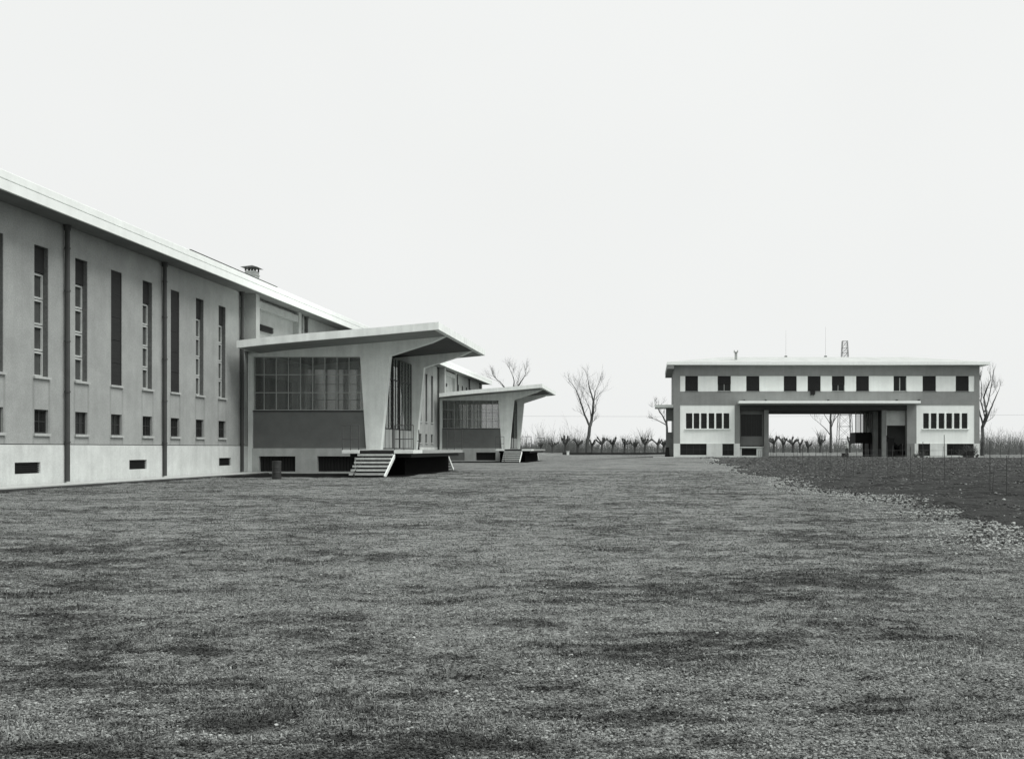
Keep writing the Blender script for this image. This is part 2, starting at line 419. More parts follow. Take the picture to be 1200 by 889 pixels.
def strip(name, x0, x1, y0, y1, dz, material, n=24):
    xs_ = np.linspace(x0, x1, n); ys_ = np.linspace(y0, y1, 4)
    return sheet(name, xs_, ys_, lambda x, y: ground_h(x, y) + dz, material)
strip('pale_path', 6.9, 62, 93.2, 95.4, 0.03, M['path'], 60)
strip('gatehouse_apron', 2.0, 62, 96.6, 104.4, 0.012, M['lawn'], 60)
strip('side_path', 0.3, 2.6, 99.0, 118, 0.02, M['path'], 8)
b = MB(); b.box(-22.0, -20.95, 0, 53.6, -0.6, 0.0); b.box(-22.0, -20.95, 62.6, 102.4, -0.6, 0.0); b.box(-22.0, -20.95, 111.6, 130, -0.6, 0.0)
b.build('hall_pavement', M['kerb'])['kind'] = 'structure'
b = MB(); b.box(-20.95, -20.83, 0, 53.6, -0.6, -0.035); b.box(-20.95, -20.83, 62.6, 102.4, -0.6, -0.035)
b.build('pavement_kerb', M['low_wall'])['kind'] = 'structure'
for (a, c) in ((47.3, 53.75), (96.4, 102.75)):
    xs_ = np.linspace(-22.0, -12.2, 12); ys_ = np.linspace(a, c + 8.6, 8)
    sheet('dark_apron', xs_, ys_, lambda x, y: np.full_like(x, -0.085), M['apron'])  # flat near-black sheet before and under each porch

# ------------------------------------------------------------------ windows
def window(parent, mp, u0, u1, v0, v1, w, rows, cols_, fm, pane_m, fw=0.05, bar=0.035, sill=None, sill_m=None, name='window', first_open=False, fd=0.05):
    f = MB()
    f.ubox(mp, u0, u0 + fw, v0, v1, w, w + fd); f.ubox(mp, u1 - fw, u1, v0, v1, w, w + fd)
    f.ubox(mp, u0 + fw, u1 - fw, v0, v0 + fw, w, w + fd); f.ubox(mp, u0 + fw, u1 - fw, v1 - fw, v1, w, w + fd)
    for i in range(1, cols_):
        u = u0 + (u1 - u0) * i / cols_; f.ubox(mp, u - bar / 2, u + bar / 2, v0 + fw, v1 - fw, w + 0.004, w + fd - 0.004)
    for i in range(1, rows):
        v = v0 + (v1 - v0) * i / rows; f.ubox(mp, u0 + fw, u1 - fw, v - bar / 2, v + bar / 2, w + 0.008, w + fd - 0.008)
    fo = f.build(name, fm, parent)
    p = MB(); p.ubox(mp, u0 + 0.01, u1 - 0.01, v0 + 0.01, v1 - 0.01, w + fd * 0.45, w + fd * 0.55); p.build('pane', pane_m, fo)
    if sill:
        s = MB(); s.ubox(mp, u0 - 0.06, u1 + 0.06, v0 - sill, v0 - 0.003, -0.07, w - 0.002); s.build('sill', sill_m, fo)
    return fo

# ------------------------------------------------------------------ factory hall
X0 = -22.1
hall = empty('factory_hall', (X0, 60, 0))
tag(hall, 'long grey rendered factory hall with tall narrow windows and white eaves', 'factory building')
mpx = lambda u, v, w: (X0 - w, u, v)          # wall facing +X, u = depth, w = inward
wins = [35.62 + 2.506 * k for k in range(-8, 7)] + [64.3 + 2.506 * k for k in range(15)] + [113.0 + 2.506 * k for k in range(6)]
HW = 0.41
holes = []
for u in wins:
    holes += [(u - HW, u + HW, 3.90, 8.62), (u - HW, u + HW, 1.84, 2.70)]
holes += [(54.7, 61.5, 1.45, 5.4), (103.7, 110.5, 1.45, 5.4)]
MB().wall(mpx, 4, 129, 1.455, 9.70, holes, 0.36).build('wall', M['plaster'], hall)
# end wall, back wall (other sides of the hall)
b = MB(); b.box(-50, X0 - 0.36, 128.7, 129, 0, 9.7); b.box(-50, X0 - 0.36, 4, 4.3, 0, 9.7); b.box(-50, -49.7, 4.3, 128.7, 0, 9.7)
b.build('rear_wall', M['plaster'], hall)
vents = [(u - 0.72, u + 0.72) for u in (27.3, 34.8, 42.3, 50.95, 68.6, 76.1, 83.6, 91.1, 98.6, 117.2, 124.7)]
vh = [(a, c, 0.40, 0.80) for a, c in vents]
mpp = lambda u, v, w: (X0 + 0.03 - w, u, v)
MB().wall(mpp, 4, 129, -0.4, 1.425, vh, 0.39).build('plinth', M['plinth'], hall)
b = MB(); b.box(X0 - 0.34, X0 - 0.03, 4.02, 128.98, 1.425, 1.455); b.build('wall_joint', M['frame_dark'], hall)
for a, c in vents:
    g = MB()
    g.ubox(mpx, a, c, 0.40, 0.80, 0.09, 0.12)
    for k in range(5): g.ubox(mpx, a, c, 0.42 + k * 0.075, 0.45 + k * 0.075, 0.03, 0.08)
    g.build('vent_grille', M['dark'], hall)
dark_idx = {2, 4, 10, 12}
for i, u in enumerate(wins):
    k = i - 8
    # tall window: pale frames on most, closed dark boards on some
    if k in (2, 4) or (i > 20 and i % 5 == 0):
        f = window(hall, mpx, u - HW, u + HW, 3.90, 8.62, 0.02, 5, 1, M['frame_dark'], M['panel_slat'], fw=0.03, bar=0.012, sill=0.09, sill_m=M['kerb'], name='tall_window')
    else:
        f = MB(); z0, z1 = 3.90, 8.62; rowh = (z1 - z0) / 5
        for r_ in range(4):
            a, c = z0 + r_ * rowh, z0 + (r_ + 1) * rowh - 0.03
            f.ubox(mpx, u - HW, u - HW + 0.07, a, c, 0.2, 0.26); f.ubox(mpx, u + HW - 0.07, u + HW, a, c, 0.2, 0.26)
            f.ubox(mpx, u - HW + 0.07, u + HW - 0.07, a, a + 0.07, 0.2, 0.26); f.ubox(mpx, u - HW + 0.07, u + HW - 0.07, c - 0.07, c, 0.2, 0.26)
        f.ubox(mpx, u - HW, u + HW, z1 - rowh - 0.03, z1 - rowh, 0.23, 0.3)
        fo = f.build('tall_window', M['frame'], hall)
        p = MB(); p.ubox(mpx, u - HW, u + HW, z0, z1, 0.275, 0.285); p.build('pane', M['grey_glass'], fo)
        q = MB(); q.ubox(mpx, u + HW - 0.012, u + HW - 0.002, z0, z1, 0.02, 0.195); q.ubox(mpx, u - HW + 0.002, u + HW - 0.013, z1 - 0.012, z1 - 0.002, 0.02, 0.195); q.build('reveal', M['reveal'], fo)
        q = MB(); q.ubox(mpx, u - HW + 0.003, u + HW - 0.013, z1 - rowh, z1 - 0.013, 0.15, 0.16)
        q.build('blind', M['panel_slat'], fo)
        s = MB(); s.ubox(mpx, u - HW - 0.07, u + HW + 0.07, z0 - 0.09, z0 - 0.003, -0.08, 0.19); s.build('sill', M['kerb'], fo)
    window(hall, mpx, u - HW, u + HW, 1.84, 2.70, 0.09, 2, 2, M['frame_dark'], M['dark_glass'], fw=0.05, bar=0.03, sill=0.10, sill_m=M['kerb'], name='small_window')
pipes = [21.96, 29.48, 37.0, 44.43, 52.84, 61.75, 62.75, 70.57, 78.08, 85.6, 93.1, 101.84, 110.75, 111.75, 119.3, 126.8]
for u in pipes:
    p = MB(); x = X0 + 0.13
    p.tube([(x, u, 9.71), (x, u, 9.4), (x, u, 0.05 if abs(u - 61.75) > .1 and abs(u - 110.75) > .1 else 7.0)], [0.085] * 3, 10); p.tube([(x, u, 9.5), (x, u, 9.704)], [0.11, 0.14], 10)
    for z in ((1.5, 3.4, 5.3, 7.2, 8.8) if abs(u - 61.75) > .1 and abs(u - 110.75) > .1 else (7.2, 8.8)): p.tube([(x, u, z), (x, u, z + 0.06)], [0.105] * 2, 10)
    p.box(X0 + 0.03, x, u - 0.03, u + 0.03, 3.42, 3.45)
    p.build('downpipe', M['pipe'], hall, smooth=False)
# eaves
XE = X0 + 1.17
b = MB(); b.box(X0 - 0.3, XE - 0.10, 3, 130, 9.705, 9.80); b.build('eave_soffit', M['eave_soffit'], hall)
b = MB(); b.box(XE - 0.10, XE, 3, 130, 9.67, 10.01); b.build('fascia', M['white'], hall)
b = MB(); b.box(XE - 0.10, XE - 0.05, 3.01, 129.99, 10.01, 10.04); b.build('gutter_joint', M['frame_dark'], hall)
b = MB(); b.box(XE - 0.14, XE - 0.025, 3, 130, 10.04, 10.32); b.build('gutter', M['white'], hall, bevel=0.02)
b = MB(); b.box(XE - 0.12, XE - 0.04, 44.8, 55.2, 10.32, 10.375); b.build('roof_flashing', M['pipe'], hall)
b = MB(); b.prism_y([(XE - 0.145, 10.0), (XE - 0.145, 10.25), (-36, 12.3), (-51, 10.25), (-51, 10.0), (-36, 12.0)], 3, 130)
b.build('roof', M['roof'], hall)
b = MB(); b.prism_y([(X0 - 0.3, 9.82), (-49.8, 9.82), (-36, 11.9)], 128.72, 128.98); b.prism_y([(X0 - 0.3, 9.82), (-49.8, 9.82), (-36, 11.9)], 4.02, 4.28)
b.build('gable', M['plaster'], hall)
for off in (0, 49):
    for y in (53.4, 60.75):
        b = MB(); b.box(X0 + 0.003, X0 + (0.65 if y < 55 else 0.34), y + off, y + off + 0.5, 6.6 if y < 55 else 6.3, 9.70); b.build('pier', M['plaster'], hall)
    b = MB(); b.box(X0 + 0.003, X0 + 0.31, 53.9 + off, 60.75 + off, 9.1, 9.5); b.build('tie_beam', M['plaster'], hall)
    b = MB(); b.box(X0 + 0.003, X0 + 0.10, 55.4 + off, 57.2 + off, 7.95, 8.3)
    for k in range(4): b.box(X0 + 0.1, X0 + 0.16, 55.4 + off, 57.2 + off, 7.98 + k * .08, 8.01 + k * .08)
    b.build('louvre_vent', M['dark'], hall)
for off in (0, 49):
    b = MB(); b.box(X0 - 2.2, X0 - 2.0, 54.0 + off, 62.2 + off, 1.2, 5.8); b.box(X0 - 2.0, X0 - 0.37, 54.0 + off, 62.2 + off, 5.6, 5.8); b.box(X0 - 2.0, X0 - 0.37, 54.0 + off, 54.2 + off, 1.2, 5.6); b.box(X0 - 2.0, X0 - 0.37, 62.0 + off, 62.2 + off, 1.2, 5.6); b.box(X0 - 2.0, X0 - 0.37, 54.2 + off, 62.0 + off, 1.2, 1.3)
    b.build('dark_backing', M['dark'], hall)  # dark box added behind the porch opening to stop light leaking through
# chimney on the first pier
c = MB(); cx, cy = X0 + 0.33, 53.65
c.box(cx - 0.28, cx + 0.28, cy - 0.28, cy + 0.28, 10.33, 10.95); c.box(cx - 0.31, cx + 0.31, cy - 0.31, cy + 0.31, 10.72, 10.78)
ch = c.build('chimney', M['chimney'], hall)
c = MB()
for dx in (-0.25, -0.085, 0.085, 0.25):
    for dy in (-0.25, 0.25): c.box(cx + dx - 0.035, cx + dx + 0.035, cy + dy - 0.035, cy + dy + 0.035, 10.95, 11.13)
c.add([(cx - .46, cy - .46, 11.13), (cx + .46, cy - .46, 11.13), (cx + .46, cy + .46, 11.13), (cx - .46, cy + .46, 11.13), (cx, cy, 11.3)],
      [(3, 2, 1, 0), (0, 1, 4), (1, 2, 4), (2, 3, 4), (3, 0, 4)])
c.build('chimney_cap', M['pipe'], ch)

# ------------------------------------------------------------------ loading porches
def roof_profile():
    top = [(-21.5, 6.89), (-20.0, 7.06), (-17.9, 7.27), (-14.3, 7.56), (-11.0, 7.86)]
    bot = [(-11.0, 7.47), (-14.3, 7.17), (-17.9, 6.87), (-20.0, 6.68), (-21.5, 6.51)]
    return top, bot

def build_porch(off, label, closed_first):
    Y = lambda y: y + off
    t = empty('loading_porch', (-18, Y(58), 0))
    tag(t, label, 'loading porch', 'loading porches on the factory hall')
    top, bot = roof_profile()
    MB().prism_y(top + bot, Y(51.0), Y(65.4)).build('roof', M['porch_white'], t)
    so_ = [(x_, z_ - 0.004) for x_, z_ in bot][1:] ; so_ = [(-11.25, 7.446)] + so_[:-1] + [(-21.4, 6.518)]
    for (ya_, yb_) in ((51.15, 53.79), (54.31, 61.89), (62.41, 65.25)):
        MB().prism_y(so_ + [(x_, z_ - 0.02) for x_, z_ in so_[::-1]], Y(ya_), Y(yb_)).build('soffit', M['soffit'] if ya_ == 54.31 else M['overhang'], t)  # painted shade: darkest between the frames, paler at both overhangs
    b = MB(); b.prism_y([(-22.09, 6.83), (-21.5, 6.89), (-21.5, 6.51), (-22.09, 6.45)], Y(53.95), Y(62.2)); b.build('roof_link', M['porch_white'], t)
    # rigid V frames (column + cantilever arm + top beam) at both ends
    e = 0.012
    for y0 in (53.8, 61.9):
        poly = [(-22.05, 0.0), (-21.83, 0.0), (-21.83, 6.33), (-15.90, 6.33), (-15.56, 1.22), (-14.80, 1.22),
                (-14.30, 6.38), (-12.0, 7.12), (-11.35, 7.42), (-14.3, 7.17 - e), (-17.9, 6.87 - e), (-20.0, 6.68 - e), (-21.5, 6.51 - e), (-22.05, 6.45 - e)]
        b = MB(); b.prism_y(poly, Y(y0), Y(y0 + 0.5)); b.build('portal_frame', M['porch_white'], t, bevel=0.012)
    # infill: plinth, dark panel, window on both side walls
    for (y0, s, front) in ((53.92, 1, True), (62.28, -1, False)):
        yy = Y(y0)
        mpy = (lambda u, v, w, yy=yy, s=s: (u, yy + s * w, v))
        hs = [(-21.45, -19.45, 0.02, 0.86), (-18.25, -16.2, 0.02, 0.86)] if front else []
        MB().wall(lambda u, v, w, yy=yy, s=s: (u, yy - s * 0.14 + s * w, v), -21.83, -15.58, -0.3, 1.30, hs, 0.25).build('plinth', M['porch_plinth'], t)
        for q, h in enumerate(hs):
            if q == 0 and closed_first:
                g = MB(); g.ubox(mpy, h[0], h[1], h[2], h[3], -0.10, -0.05)
                g.build('cellar_cover', M['panel'], t)
            else:
                g = MB(); g.ubox(mpy, h[0], h[1], h[2], h[3], 0.11, 0.13)
                n = 12
                for k in range(n):
                    u = h[0] + (h[1] - h[0]) * (k + 0.5) / n; g.ubox(mpy, u - 0.05, u + 0.05, h[2], h[3], 0.05, 0.09)
                g.build('cellar_shutter', M['void'], t)
        b = MB(); b.ubox(mpy, -21.83, -15.64, 1.30, 3.30, 0.02, 0.18); b.build('wall_panel', M['panel'], t)
        b = MB(); b.ubox(mpy, -21.83, -15.72, 3.30, 3.37, -0.03, 0.20); b.build('window_ledge', M['frame_dark'], t)
        # window grid
        f = MB(); wy0, wy1 = 0.08, 0.13
        u0, u1, v0, v1 = -21.83, -15.80, 3.37, 6.33
        f.ubox(mpy, u0, u0 + 0.05, v0, v1, wy0, wy1); f.ubox(mpy, u0 + 0.05, u1, v0, v0 + 0.05, wy0, wy1); f.ubox(mpy, u0 + .05, u1, v1 - 0.05, v1, wy0, wy1)
        u = -21.25
        while u < u1 - 0.1:
            f.ubox(mpy, u - 0.016, u + 0.016, v0 + 0.05, v1 - 0.05, wy0, wy1); u += 0.668
        for k in (1, 2):
            v = v0 + (v1 - v0) * k / 3; f.ubox(mpy, u0 + 0.05, u1, v - 0.018, v + 0.018, wy0 + 0.005, wy1 - 0.005)
        fo = f.build('side_window', M['frame'], t)
        p = MB(); p.ubox(mpy, u0, u1 + 0.02, v0, v1, wy0 + 0.02, wy0 + 0.026); p.build('pane', M['glass'], fo)
    # floor and ceiling lining
    b = MB(); b.box(-22.0, -14.95, Y(54.32), Y(61.88), 1.0, 1.28); b.build('floor', M['gh_grey'], t)
    # front glazing facing the yard
    mpf = lambda u, v, w: (-15.05 - w, Y(u), v)
    g = MB(); us = [54.3 + (61.9 - 54.3) * k / 10 for k in range(11)]
    for k, u in enumerate(us):
        wd = 0.12 if k in (4, 6) else 0.04
        g.ubox(mpf, u - wd / 2 + (0.03 if k == 0 else 0) - (0.03 if k == 10 else 0), u + wd / 2 + (0.03 if k == 0 else 0) - (0.03 if k == 10 else 0), 1.30, 6.55, 0.0 if wd < .06 else -0.05, 0.045)
    for v in (2.42, 5.30): g.ubox(mpf, 54.32, 61.88, v - 0.035, v + 0.035, 0.0, 0.06)
    fo = g.build('front_glazing', M['frame_dark'], t)
    p = MB(); p.ubox(mpf, 54.3, 61.9, 2.42, 6.6, 0.03, 0.036); p.build('pane', M['glass'], fo)
    p = MB()
    for k in range(10):
        p.ubox(mpf, us[k] + 0.03, us[k + 1] - 0.03, 1.31, 2.38, 0.006, 0.05)
    p.build('door_panel', M['light_panel'], fo)
    # deck
    b = MB(); b.box(-15.5, -14.62, Y(49.3), Y(51.29), 1.03, 1.20); b.box(-12.88, -11.9, Y(49.3), Y(51.29), 1.03, 1.20); b.build('end_slab', M['step_side'], t, bevel=0.015)
    b = MB()
    b.box(-14.62, -12.88, Y(49.45), Y(51.3), 1.03, 1.195)
    b.box(-15.5, -11.9, Y(51.3), Y(62.2), 1.03, 1.20)
    dk = b.build('deck', M['deck'], t)
    b = MB(); b.box(-14.61, -12.89, Y(49.36), Y(49.445), 1.0, 1.19); b.build('top_riser', M['dark'], t)
    b = MB(); b.box(-15.3, -12.75, Y(51.0), Y(62.05), -0.15, 1.02); b.build('underdeck_block', M['black'], t)  # solid block added to paint the black shade under the deck
    b = MB(); b.box(-12.5, -12.1, Y(49.7), Y(61.9), 0.83, 1.03); b.box(-15.2, -12.5, Y(49.7), Y(49.95), 0.83, 1.03); b.build('deck_beam', M['dark'], t)
    # stairs at both ends of the deck
    for (ys_, d) in ((49.3, -1), (62.2, 1)):
        tr = MB(); n = 7
        for k in range(1, n):
            z = 1.20 - k * (1.30 / n); y = ys_ + d * (k - 1) * 0.28
            tr.box(-14.62, -12.9, Y(y), Y(y + d * 0.30), z - 0.10, z)
        st = tr.build('stair', M['step'], t)
        for x in (-12.88, -14.40):
            s = MB(); ya, yb = ys_, ys_ + d * (n - 1) * 0.29 + d * 0.12
            s.prism_x([(Y(ya), 1.02), (Y(ya), 0.86), (Y(yb), -0.16), (Y(yb + d * 0.02), -0.10), (Y(ya + d * 0.15), 1.02)] if False else
                      [(Y(ya), 1.0), (Y(ya), 0.80), (Y(yb - d * 0.10), -0.16), (Y(yb), -0.16), (Y(yb), -0.02)], x, x + 0.06)
            s.build('stringer', M['step_side'] if x > -13 else M['dark'], st)
        for (xa, xb) in ((-15.48, -14.66), (-12.86, -11.92)):
            r = MB(); yr = Y(ys_ + (0.06 if d < 0 else -0.06))
            for x in (xa, (xa + xb) / 2, xb): r.tube([(x, yr, 1.2), (x, yr, 2.46)], [0.022] * 2, 6)
            for z in (1.76, 2.46): r.tube([(xa, yr, z), (xb, yr, z)], [0.022] * 2, 6)
            r.build('railing', M['steel'], t)
    return t
build_porch(0, 'nearer white loading porch with V-shaped columns, dark cellar openings and stair deck', False)
build_porch(49, 'farther white loading porch with V-shaped columns, one cellar opening closed by grey panel', True)

# drum near the first porch
dr = empty('steel_drum', (-17.28, 45.4, -0.12)); tag(dr, 'small dark drum standing on the ground before the nearer porch', 'drum')
x, y = -17.28, 45.4; b = MB(); prof = [(0, 0.0), (0.2, 0.0), (0.2, 0.04), (0.215, 0.05), (0.2, 0.06), (0.2, 0.28), (0.213, 0.3), (0.2, 0.32), (0.2, 0.53), (0.213, 0.55), (0.2, 0.57), (0.2, 0.78), (0.212, 0.79), (0.205, 0.82)]
b.tube([(x, y, -0.12 + p[1] + 0.0001 * i) for i, p in enumerate(prof)], [max(p[0], 0.001) for p in prof], 20)
b.build('body', M['drum'], dr)
b = MB(); b.tube([(x, y, 0.70), (x, y, 0.715)], [0.19, 0.19], 20); b.build('lid', M['pipe'], dr)

# ------------------------------------------------------------------ gatehouse
S = F / 104.5; YG = 104.5
gx = lambda p: (p - VX) / S
gz = lambda p: EYE + (VY - p) / S
ZB = gz(535.5)
gh = empty('gatehouse', (gx(970), YG, ZB))
tag(gh, 'flat two-storey gatehouse with white band of windows and open central passage', 'gatehouse')
mg = lambda u, v, w: (u, YG + w, v)
mgi = lambda k: (lambda u, v, w: (u, YG + k + w, v))
XL, XR = gx(789.7), gx(1148)
ZT = gz(428)
upw = [(803, 818), (841, 856.5), (874.6, 890), (918.6, 933.7), (946.6, 961.8), (975, 990), (1003.4, 1018.5), (1047.3, 1062.6), (1081.4, 1097), (1120.2, 1135.6)]
band = (gx(797), gx(1142), gz(458.5), gz(440.3))
lp = (gx(797), gx(861), gz(519.5), gz(474.5)); rp = (gx(1074), gx(1142), gz(519.5), gz(474.5))
portal = (gx(867), gx(1063), ZB - 1, gz(474.5))
# grey shell of the front with openings for the white fields, the portal and the plinth
pl_z = gz(519.5)
MB().wall(mg, XL, XR, pl_z, ZT, [band, lp, rp, (portal[0], portal[1], pl_z - 1, portal[3])], 0.35).build('front_wall', M['gh_grey'], gh)
MB().wall(mgi(0.06), band[0], band[1], band[2], band[3], [(gx(a), gx(c), band[2] + 0.03, band[3] - 0.01) for a, c in upw], 0.24).build('white_band', M['gh_white'], gh)
lw = [(803.9, 811.3), (812.9, 819.5), (821.5, 828.3), (830.5, 837.1), (839.2, 846.1), (848, 854.7)]
rw = [(1082, 1088.6), (1090.9, 1097.7), (1100, 1106.8), (1109, 1115.8), (1118, 1124.8), (1127, 1134)]
for fld, ws in ((lp, lw), (rp, rw)):
    MB().wall(mgi(0.04), fld[0], fld[1], fld[2], fld[3], [(gx(a), gx(c), gz(502), gz(484)) for a, c in ws], 0.26).build('white_field', M['gh_white'], gh)
    for a, c in ws:
        window(gh, mg, gx(a), gx(c), gz(502), gz(484), 0.16, 2, 1, M['frame_dark'], M['dark_glass'], fw=0.04, bar=0.03, name='office_window')
    b = MB(); b.box(gx(ws[0][0]) - 0.12, gx(ws[-1][1]) + 0.12, YG - 0.10, YG + 0.15, gz(503.3), gz(502.1)); b.build('sill', M['gh_white'], gh)
    b = MB()
    for a_, c_ in zip(ws[:-1], ws[1:]): b.box(gx(a_[1]) + .01, gx(c_[0]) - .01, YG - 0.03, YG + 0.037, gz(502), gz(484))
    b.build('mullion', M['gh_white'], gh)
# plinth
pb = [(797, 828, 533), (846.5, 860, 533.6)]; pr = [(1076, 1090, 534), (1109.5, 1141, 533.4)]
for (a, c, hs) in ((XL, gx(867), pb), (gx(1072), XR, pr)):
    hh = [(gx(p), gx(q), gz(r_), pl_z - 0.02) for p, q, r_ in hs]
    MB().wall(mgi(-0.03), a - 0.02, c + 0.0, ZB - 0.5, pl_z - 0.004, hh, 0.36).build('plinth', M['gh_plinth'], gh)
    for h in hh:
        window(gh, mg, h[0], h[1], h[2], h[3], 0.10, 2, max(2, int((h[1] - h[0]) / 0.6)), M['frame_dark'], M['dark_glass'], fw=0.04, bar=0.03, name='basement_window')
# upper windows
for i, (a, c) in enumerate(upw):
    fo = window(gh, mg, gx(a), gx(c), band[2] + 0.03, band[3] - 0.01, 0.20, 1, 2, M['frame'] if i in (1, 5, 7) else M['frame_dark'], M['dark_glass'], fw=0.05, bar=0.05 if i != 7 else 0.09, name='upper_window')
    hi = band[3] - 0.01; full = hi - band[2] - 0.03
    drop = {1: 0.55, 5: 0.62, 7: 0.12}.get(i, 0.97) * full
    s = MB(); n = int(drop / 0.06)
    for k in range(n): s.ubox(mg, gx(a) + 0.01, gx(c) - 0.01, hi - (k + 1) * 0.06 + 0.006, hi - k * 0.06, 0.145, 0.165)
    s.ubox(mg, gx(a) + 0.01, gx(c) - 0.01, hi - n * 0.06, hi, 0.17, 0.178)
    s.build('shutter', M['shutter'], fo)
    b = MB(); b.ubox(mg, gx(a) - 0.04, gx(c) + 0.04, band[2] - 0.02, band[2] + 0.028, -0.05, 0.14); b.build('sill', M['gh_grey'], fo)
    if i in (1, 5):
        q = MB(); q.ubox(mg, gx(a) + 0.08, gx(c) - 0.08, band[2] + 0.08, hi - drop, 0.262, 0.27)
        q.build('curtain', M['curtain'], fo)
bd = MB(); a, c = gx(949.5), gx(955); n = 6
for k in range(n):
    u0 = a + (c - a) * k / n; bd.box(u0, u0 + (c - a) / n, YG - 0.12 - 0.02 * (k % 2), YG - 0.052, gz(463.2 - 0.5 * ((k * 7) % 3)), band[2] + 0.10)
bd.box(a, c, YG - 0.12, YG + 0.14, band[2] + 0.03, band[2] + 0.10)
tag(bd.build('hung_blanket', M['dark']), 'dark blanket hung over the sill of a gatehouse upper window', 'blanket')
# side / rear walls
DG = 12.0
b = MB()
b.box(XL, XL + 0.3, YG + 0.35, YG + DG - .3, ZB - 0.5, ZT); b.box(XR - 0.3, XR, YG + 0.35, YG + DG - .3, ZB - 0.5, ZT)
b.build('side_wall', M['gh_grey'], gh)
PX0, PX1 = gx(898), gx(1040)
MB().wall(lambda u, v, w: (u, YG + DG - w, v), XL, XR, ZB - 0.5, ZT, [(PX0, PX1, ZB - 1, gz(480.6))], 0.3).build('back_wall', M['gh_grey'], gh)
# passage: ceiling, side walls
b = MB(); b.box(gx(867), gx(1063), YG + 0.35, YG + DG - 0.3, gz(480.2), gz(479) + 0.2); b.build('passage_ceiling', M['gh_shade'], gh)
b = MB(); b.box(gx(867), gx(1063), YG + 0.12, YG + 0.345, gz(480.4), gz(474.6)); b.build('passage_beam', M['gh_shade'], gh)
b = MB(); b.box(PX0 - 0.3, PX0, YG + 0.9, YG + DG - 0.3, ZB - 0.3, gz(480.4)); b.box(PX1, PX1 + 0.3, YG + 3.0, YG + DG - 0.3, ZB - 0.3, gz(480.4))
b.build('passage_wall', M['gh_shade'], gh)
# canopy
b = MB(); b.box(gx(866.5) * 0.98, gx(1079) * 0.982, YG - 1.9, YG - 0.003, gz(472.5) - 0.06, gz(469.6) - 0.08); b.build('canopy', M['gh_white'], gh)
b = MB()
for px in (872, 897, 970, 1050, 1076):
    b.box(gx(px) - 0.05, gx(px) + 0.05, YG - 0.6, YG - 0.003, gz(469.5) - 0.07, gz(468.3)); 
b.build('canopy_bracket', M['pipe'], gh)
# portal columns
b = MB(); b.box(gx(895.6), gx(901), YG + 0.05, YG + 0.6, ZB - 0.3, gz(480.4)); b.build('column', M['gh_pier'], gh)
b = MB(); b.box(gx(1034), gx(1039), YG + 0.1, YG + 0.55, ZB - 0.3, gz(480.4)); b.build('column', M['gh_pier'], gh)
b = MB(); b.box(24.5, 25.0, YG + 3.2, YG + 3.7, ZB - 0.3, gz(480.4)); b.build('column', M['gh_pier'], gh)
# left booth under the canopy
mb_ = mgi(0.8)
hb = (gx(869), gx(894), gz(511), gz(485))
MB().wall(mb_, gx(867), gx(895.5), pl_z - 0.2, gz(480.4), [hb], 0.2).build('booth_wall', M['panel'], gh)
fo = window(gh, mb_, hb[0], hb[1], hb[2], hb[3], 0.08, 1, 4, M['frame_dark'], M['dark_glass'], fw=0.05, bar=0.04, name='booth_window')
b = MB(); b.box(gx(866.8) + 0.01, gx(896) , YG + 0.6, YG + 0.97, gz(524.2), gz(523)); b.build('booth_ledge', M['gh_white'], gh)
MB().wall(mb_, gx(867), gx(895.5), ZB - 0.3, gz(524.3), [(gx(870), gx(887.5), gz(533.6), gz(525.2))], 0.15).build('booth_plinth', M['gh_white'], gh)
b = MB(); b.box(gx(870), gx(887.5), YG + 0.93, YG + 0.96, gz(533.6), gz(525.2)); b.build('cellar_shutter', M['void'], gh)
# glazed lookout inside the passage on the right
lx0, lx1, ly0, ly1 = 23.1, 24.9, YG + 6.0, YG + 9.0
b = MB(); b.box(lx0, lx1, ly0, ly1, 1.85, 3.08); lk = b.build('lookout_box', M['dark'], gh)
b = MB()
for x_ in (lx0 + .04, (lx0 + lx1) / 2 - 0.3, (lx0 + lx1) / 2 + .2, lx1 - 0.15): b.box(x_ - 0.04, x_ + 0.04, ly0, ly0 + 0.08, 3.08, gz(480.5))
b.box(lx0, lx0 + 0.06, ly1 - 0.08, ly1, 3.08, gz(480.5)); b.build('frame', M['frame'], lk)
b = MB(); b.box(lx0 + .03, lx1, ly0 + 0.035, ly0 + 0.045, 3.08, gz(480.5)); b.build('pane', M['glass'], lk)
b = MB(); b.box(lx0 + 0.9, lx0 + 1.1, ly0 + 0.2, ly0 + 0.4, ZB - 0.3, 1.85); b.box(lx1 - 0.25, lx1 - 0.05, ly0 + 0.2, ly0 + 0.4, ZB - 0.3, 1.85); b.build('post', M['dark'], lk)
# right bay with a pale panel over a dark stair opening
b = MB(); b.box(gx(1040.5), gx(1066), YG + 1.2, YG + 1.4, gz(498), gz(480.4)); b.build('bay_panel', M['gh_plinth'], gh)
b = MB(); b.box(gx(1040.5), gx(1042.5), YG + 1.2, YG + 1.4, gz(510), gz(498)-.003); b.build('bay_panel', M['gh_plinth'], gh)
b = MB(); b.box(gx(1040.5), gx(1080), YG + 4.0, YG + 4.2, ZB - 0.3, gz(480.4)); b.build('stair_wall', M['panel'], gh)
b = MB(); b.box(gx(1063), gx(1072), YG + 0.36, YG + 0.8, ZB - 0.3, gz(480.4)); b.build('pier', M['gh_pier'], gh)
b = MB(); b.box(gx(1063), gx(1072) - .003, YG + 0.0, YG + 0.35, ZB - 0.3, pl_z - .004); b.build('pier', M['gh_pier'], gh)
b = MB()
for k in range(11):
    x_ = gx(1042) + k * 0.22; z_ = ZB + 0.18 * (11 - k)
    b.box(x_, x_ + 0.22, YG + 2.6, YG + 3.9, z_ + 0.1, z_ + 0.5)
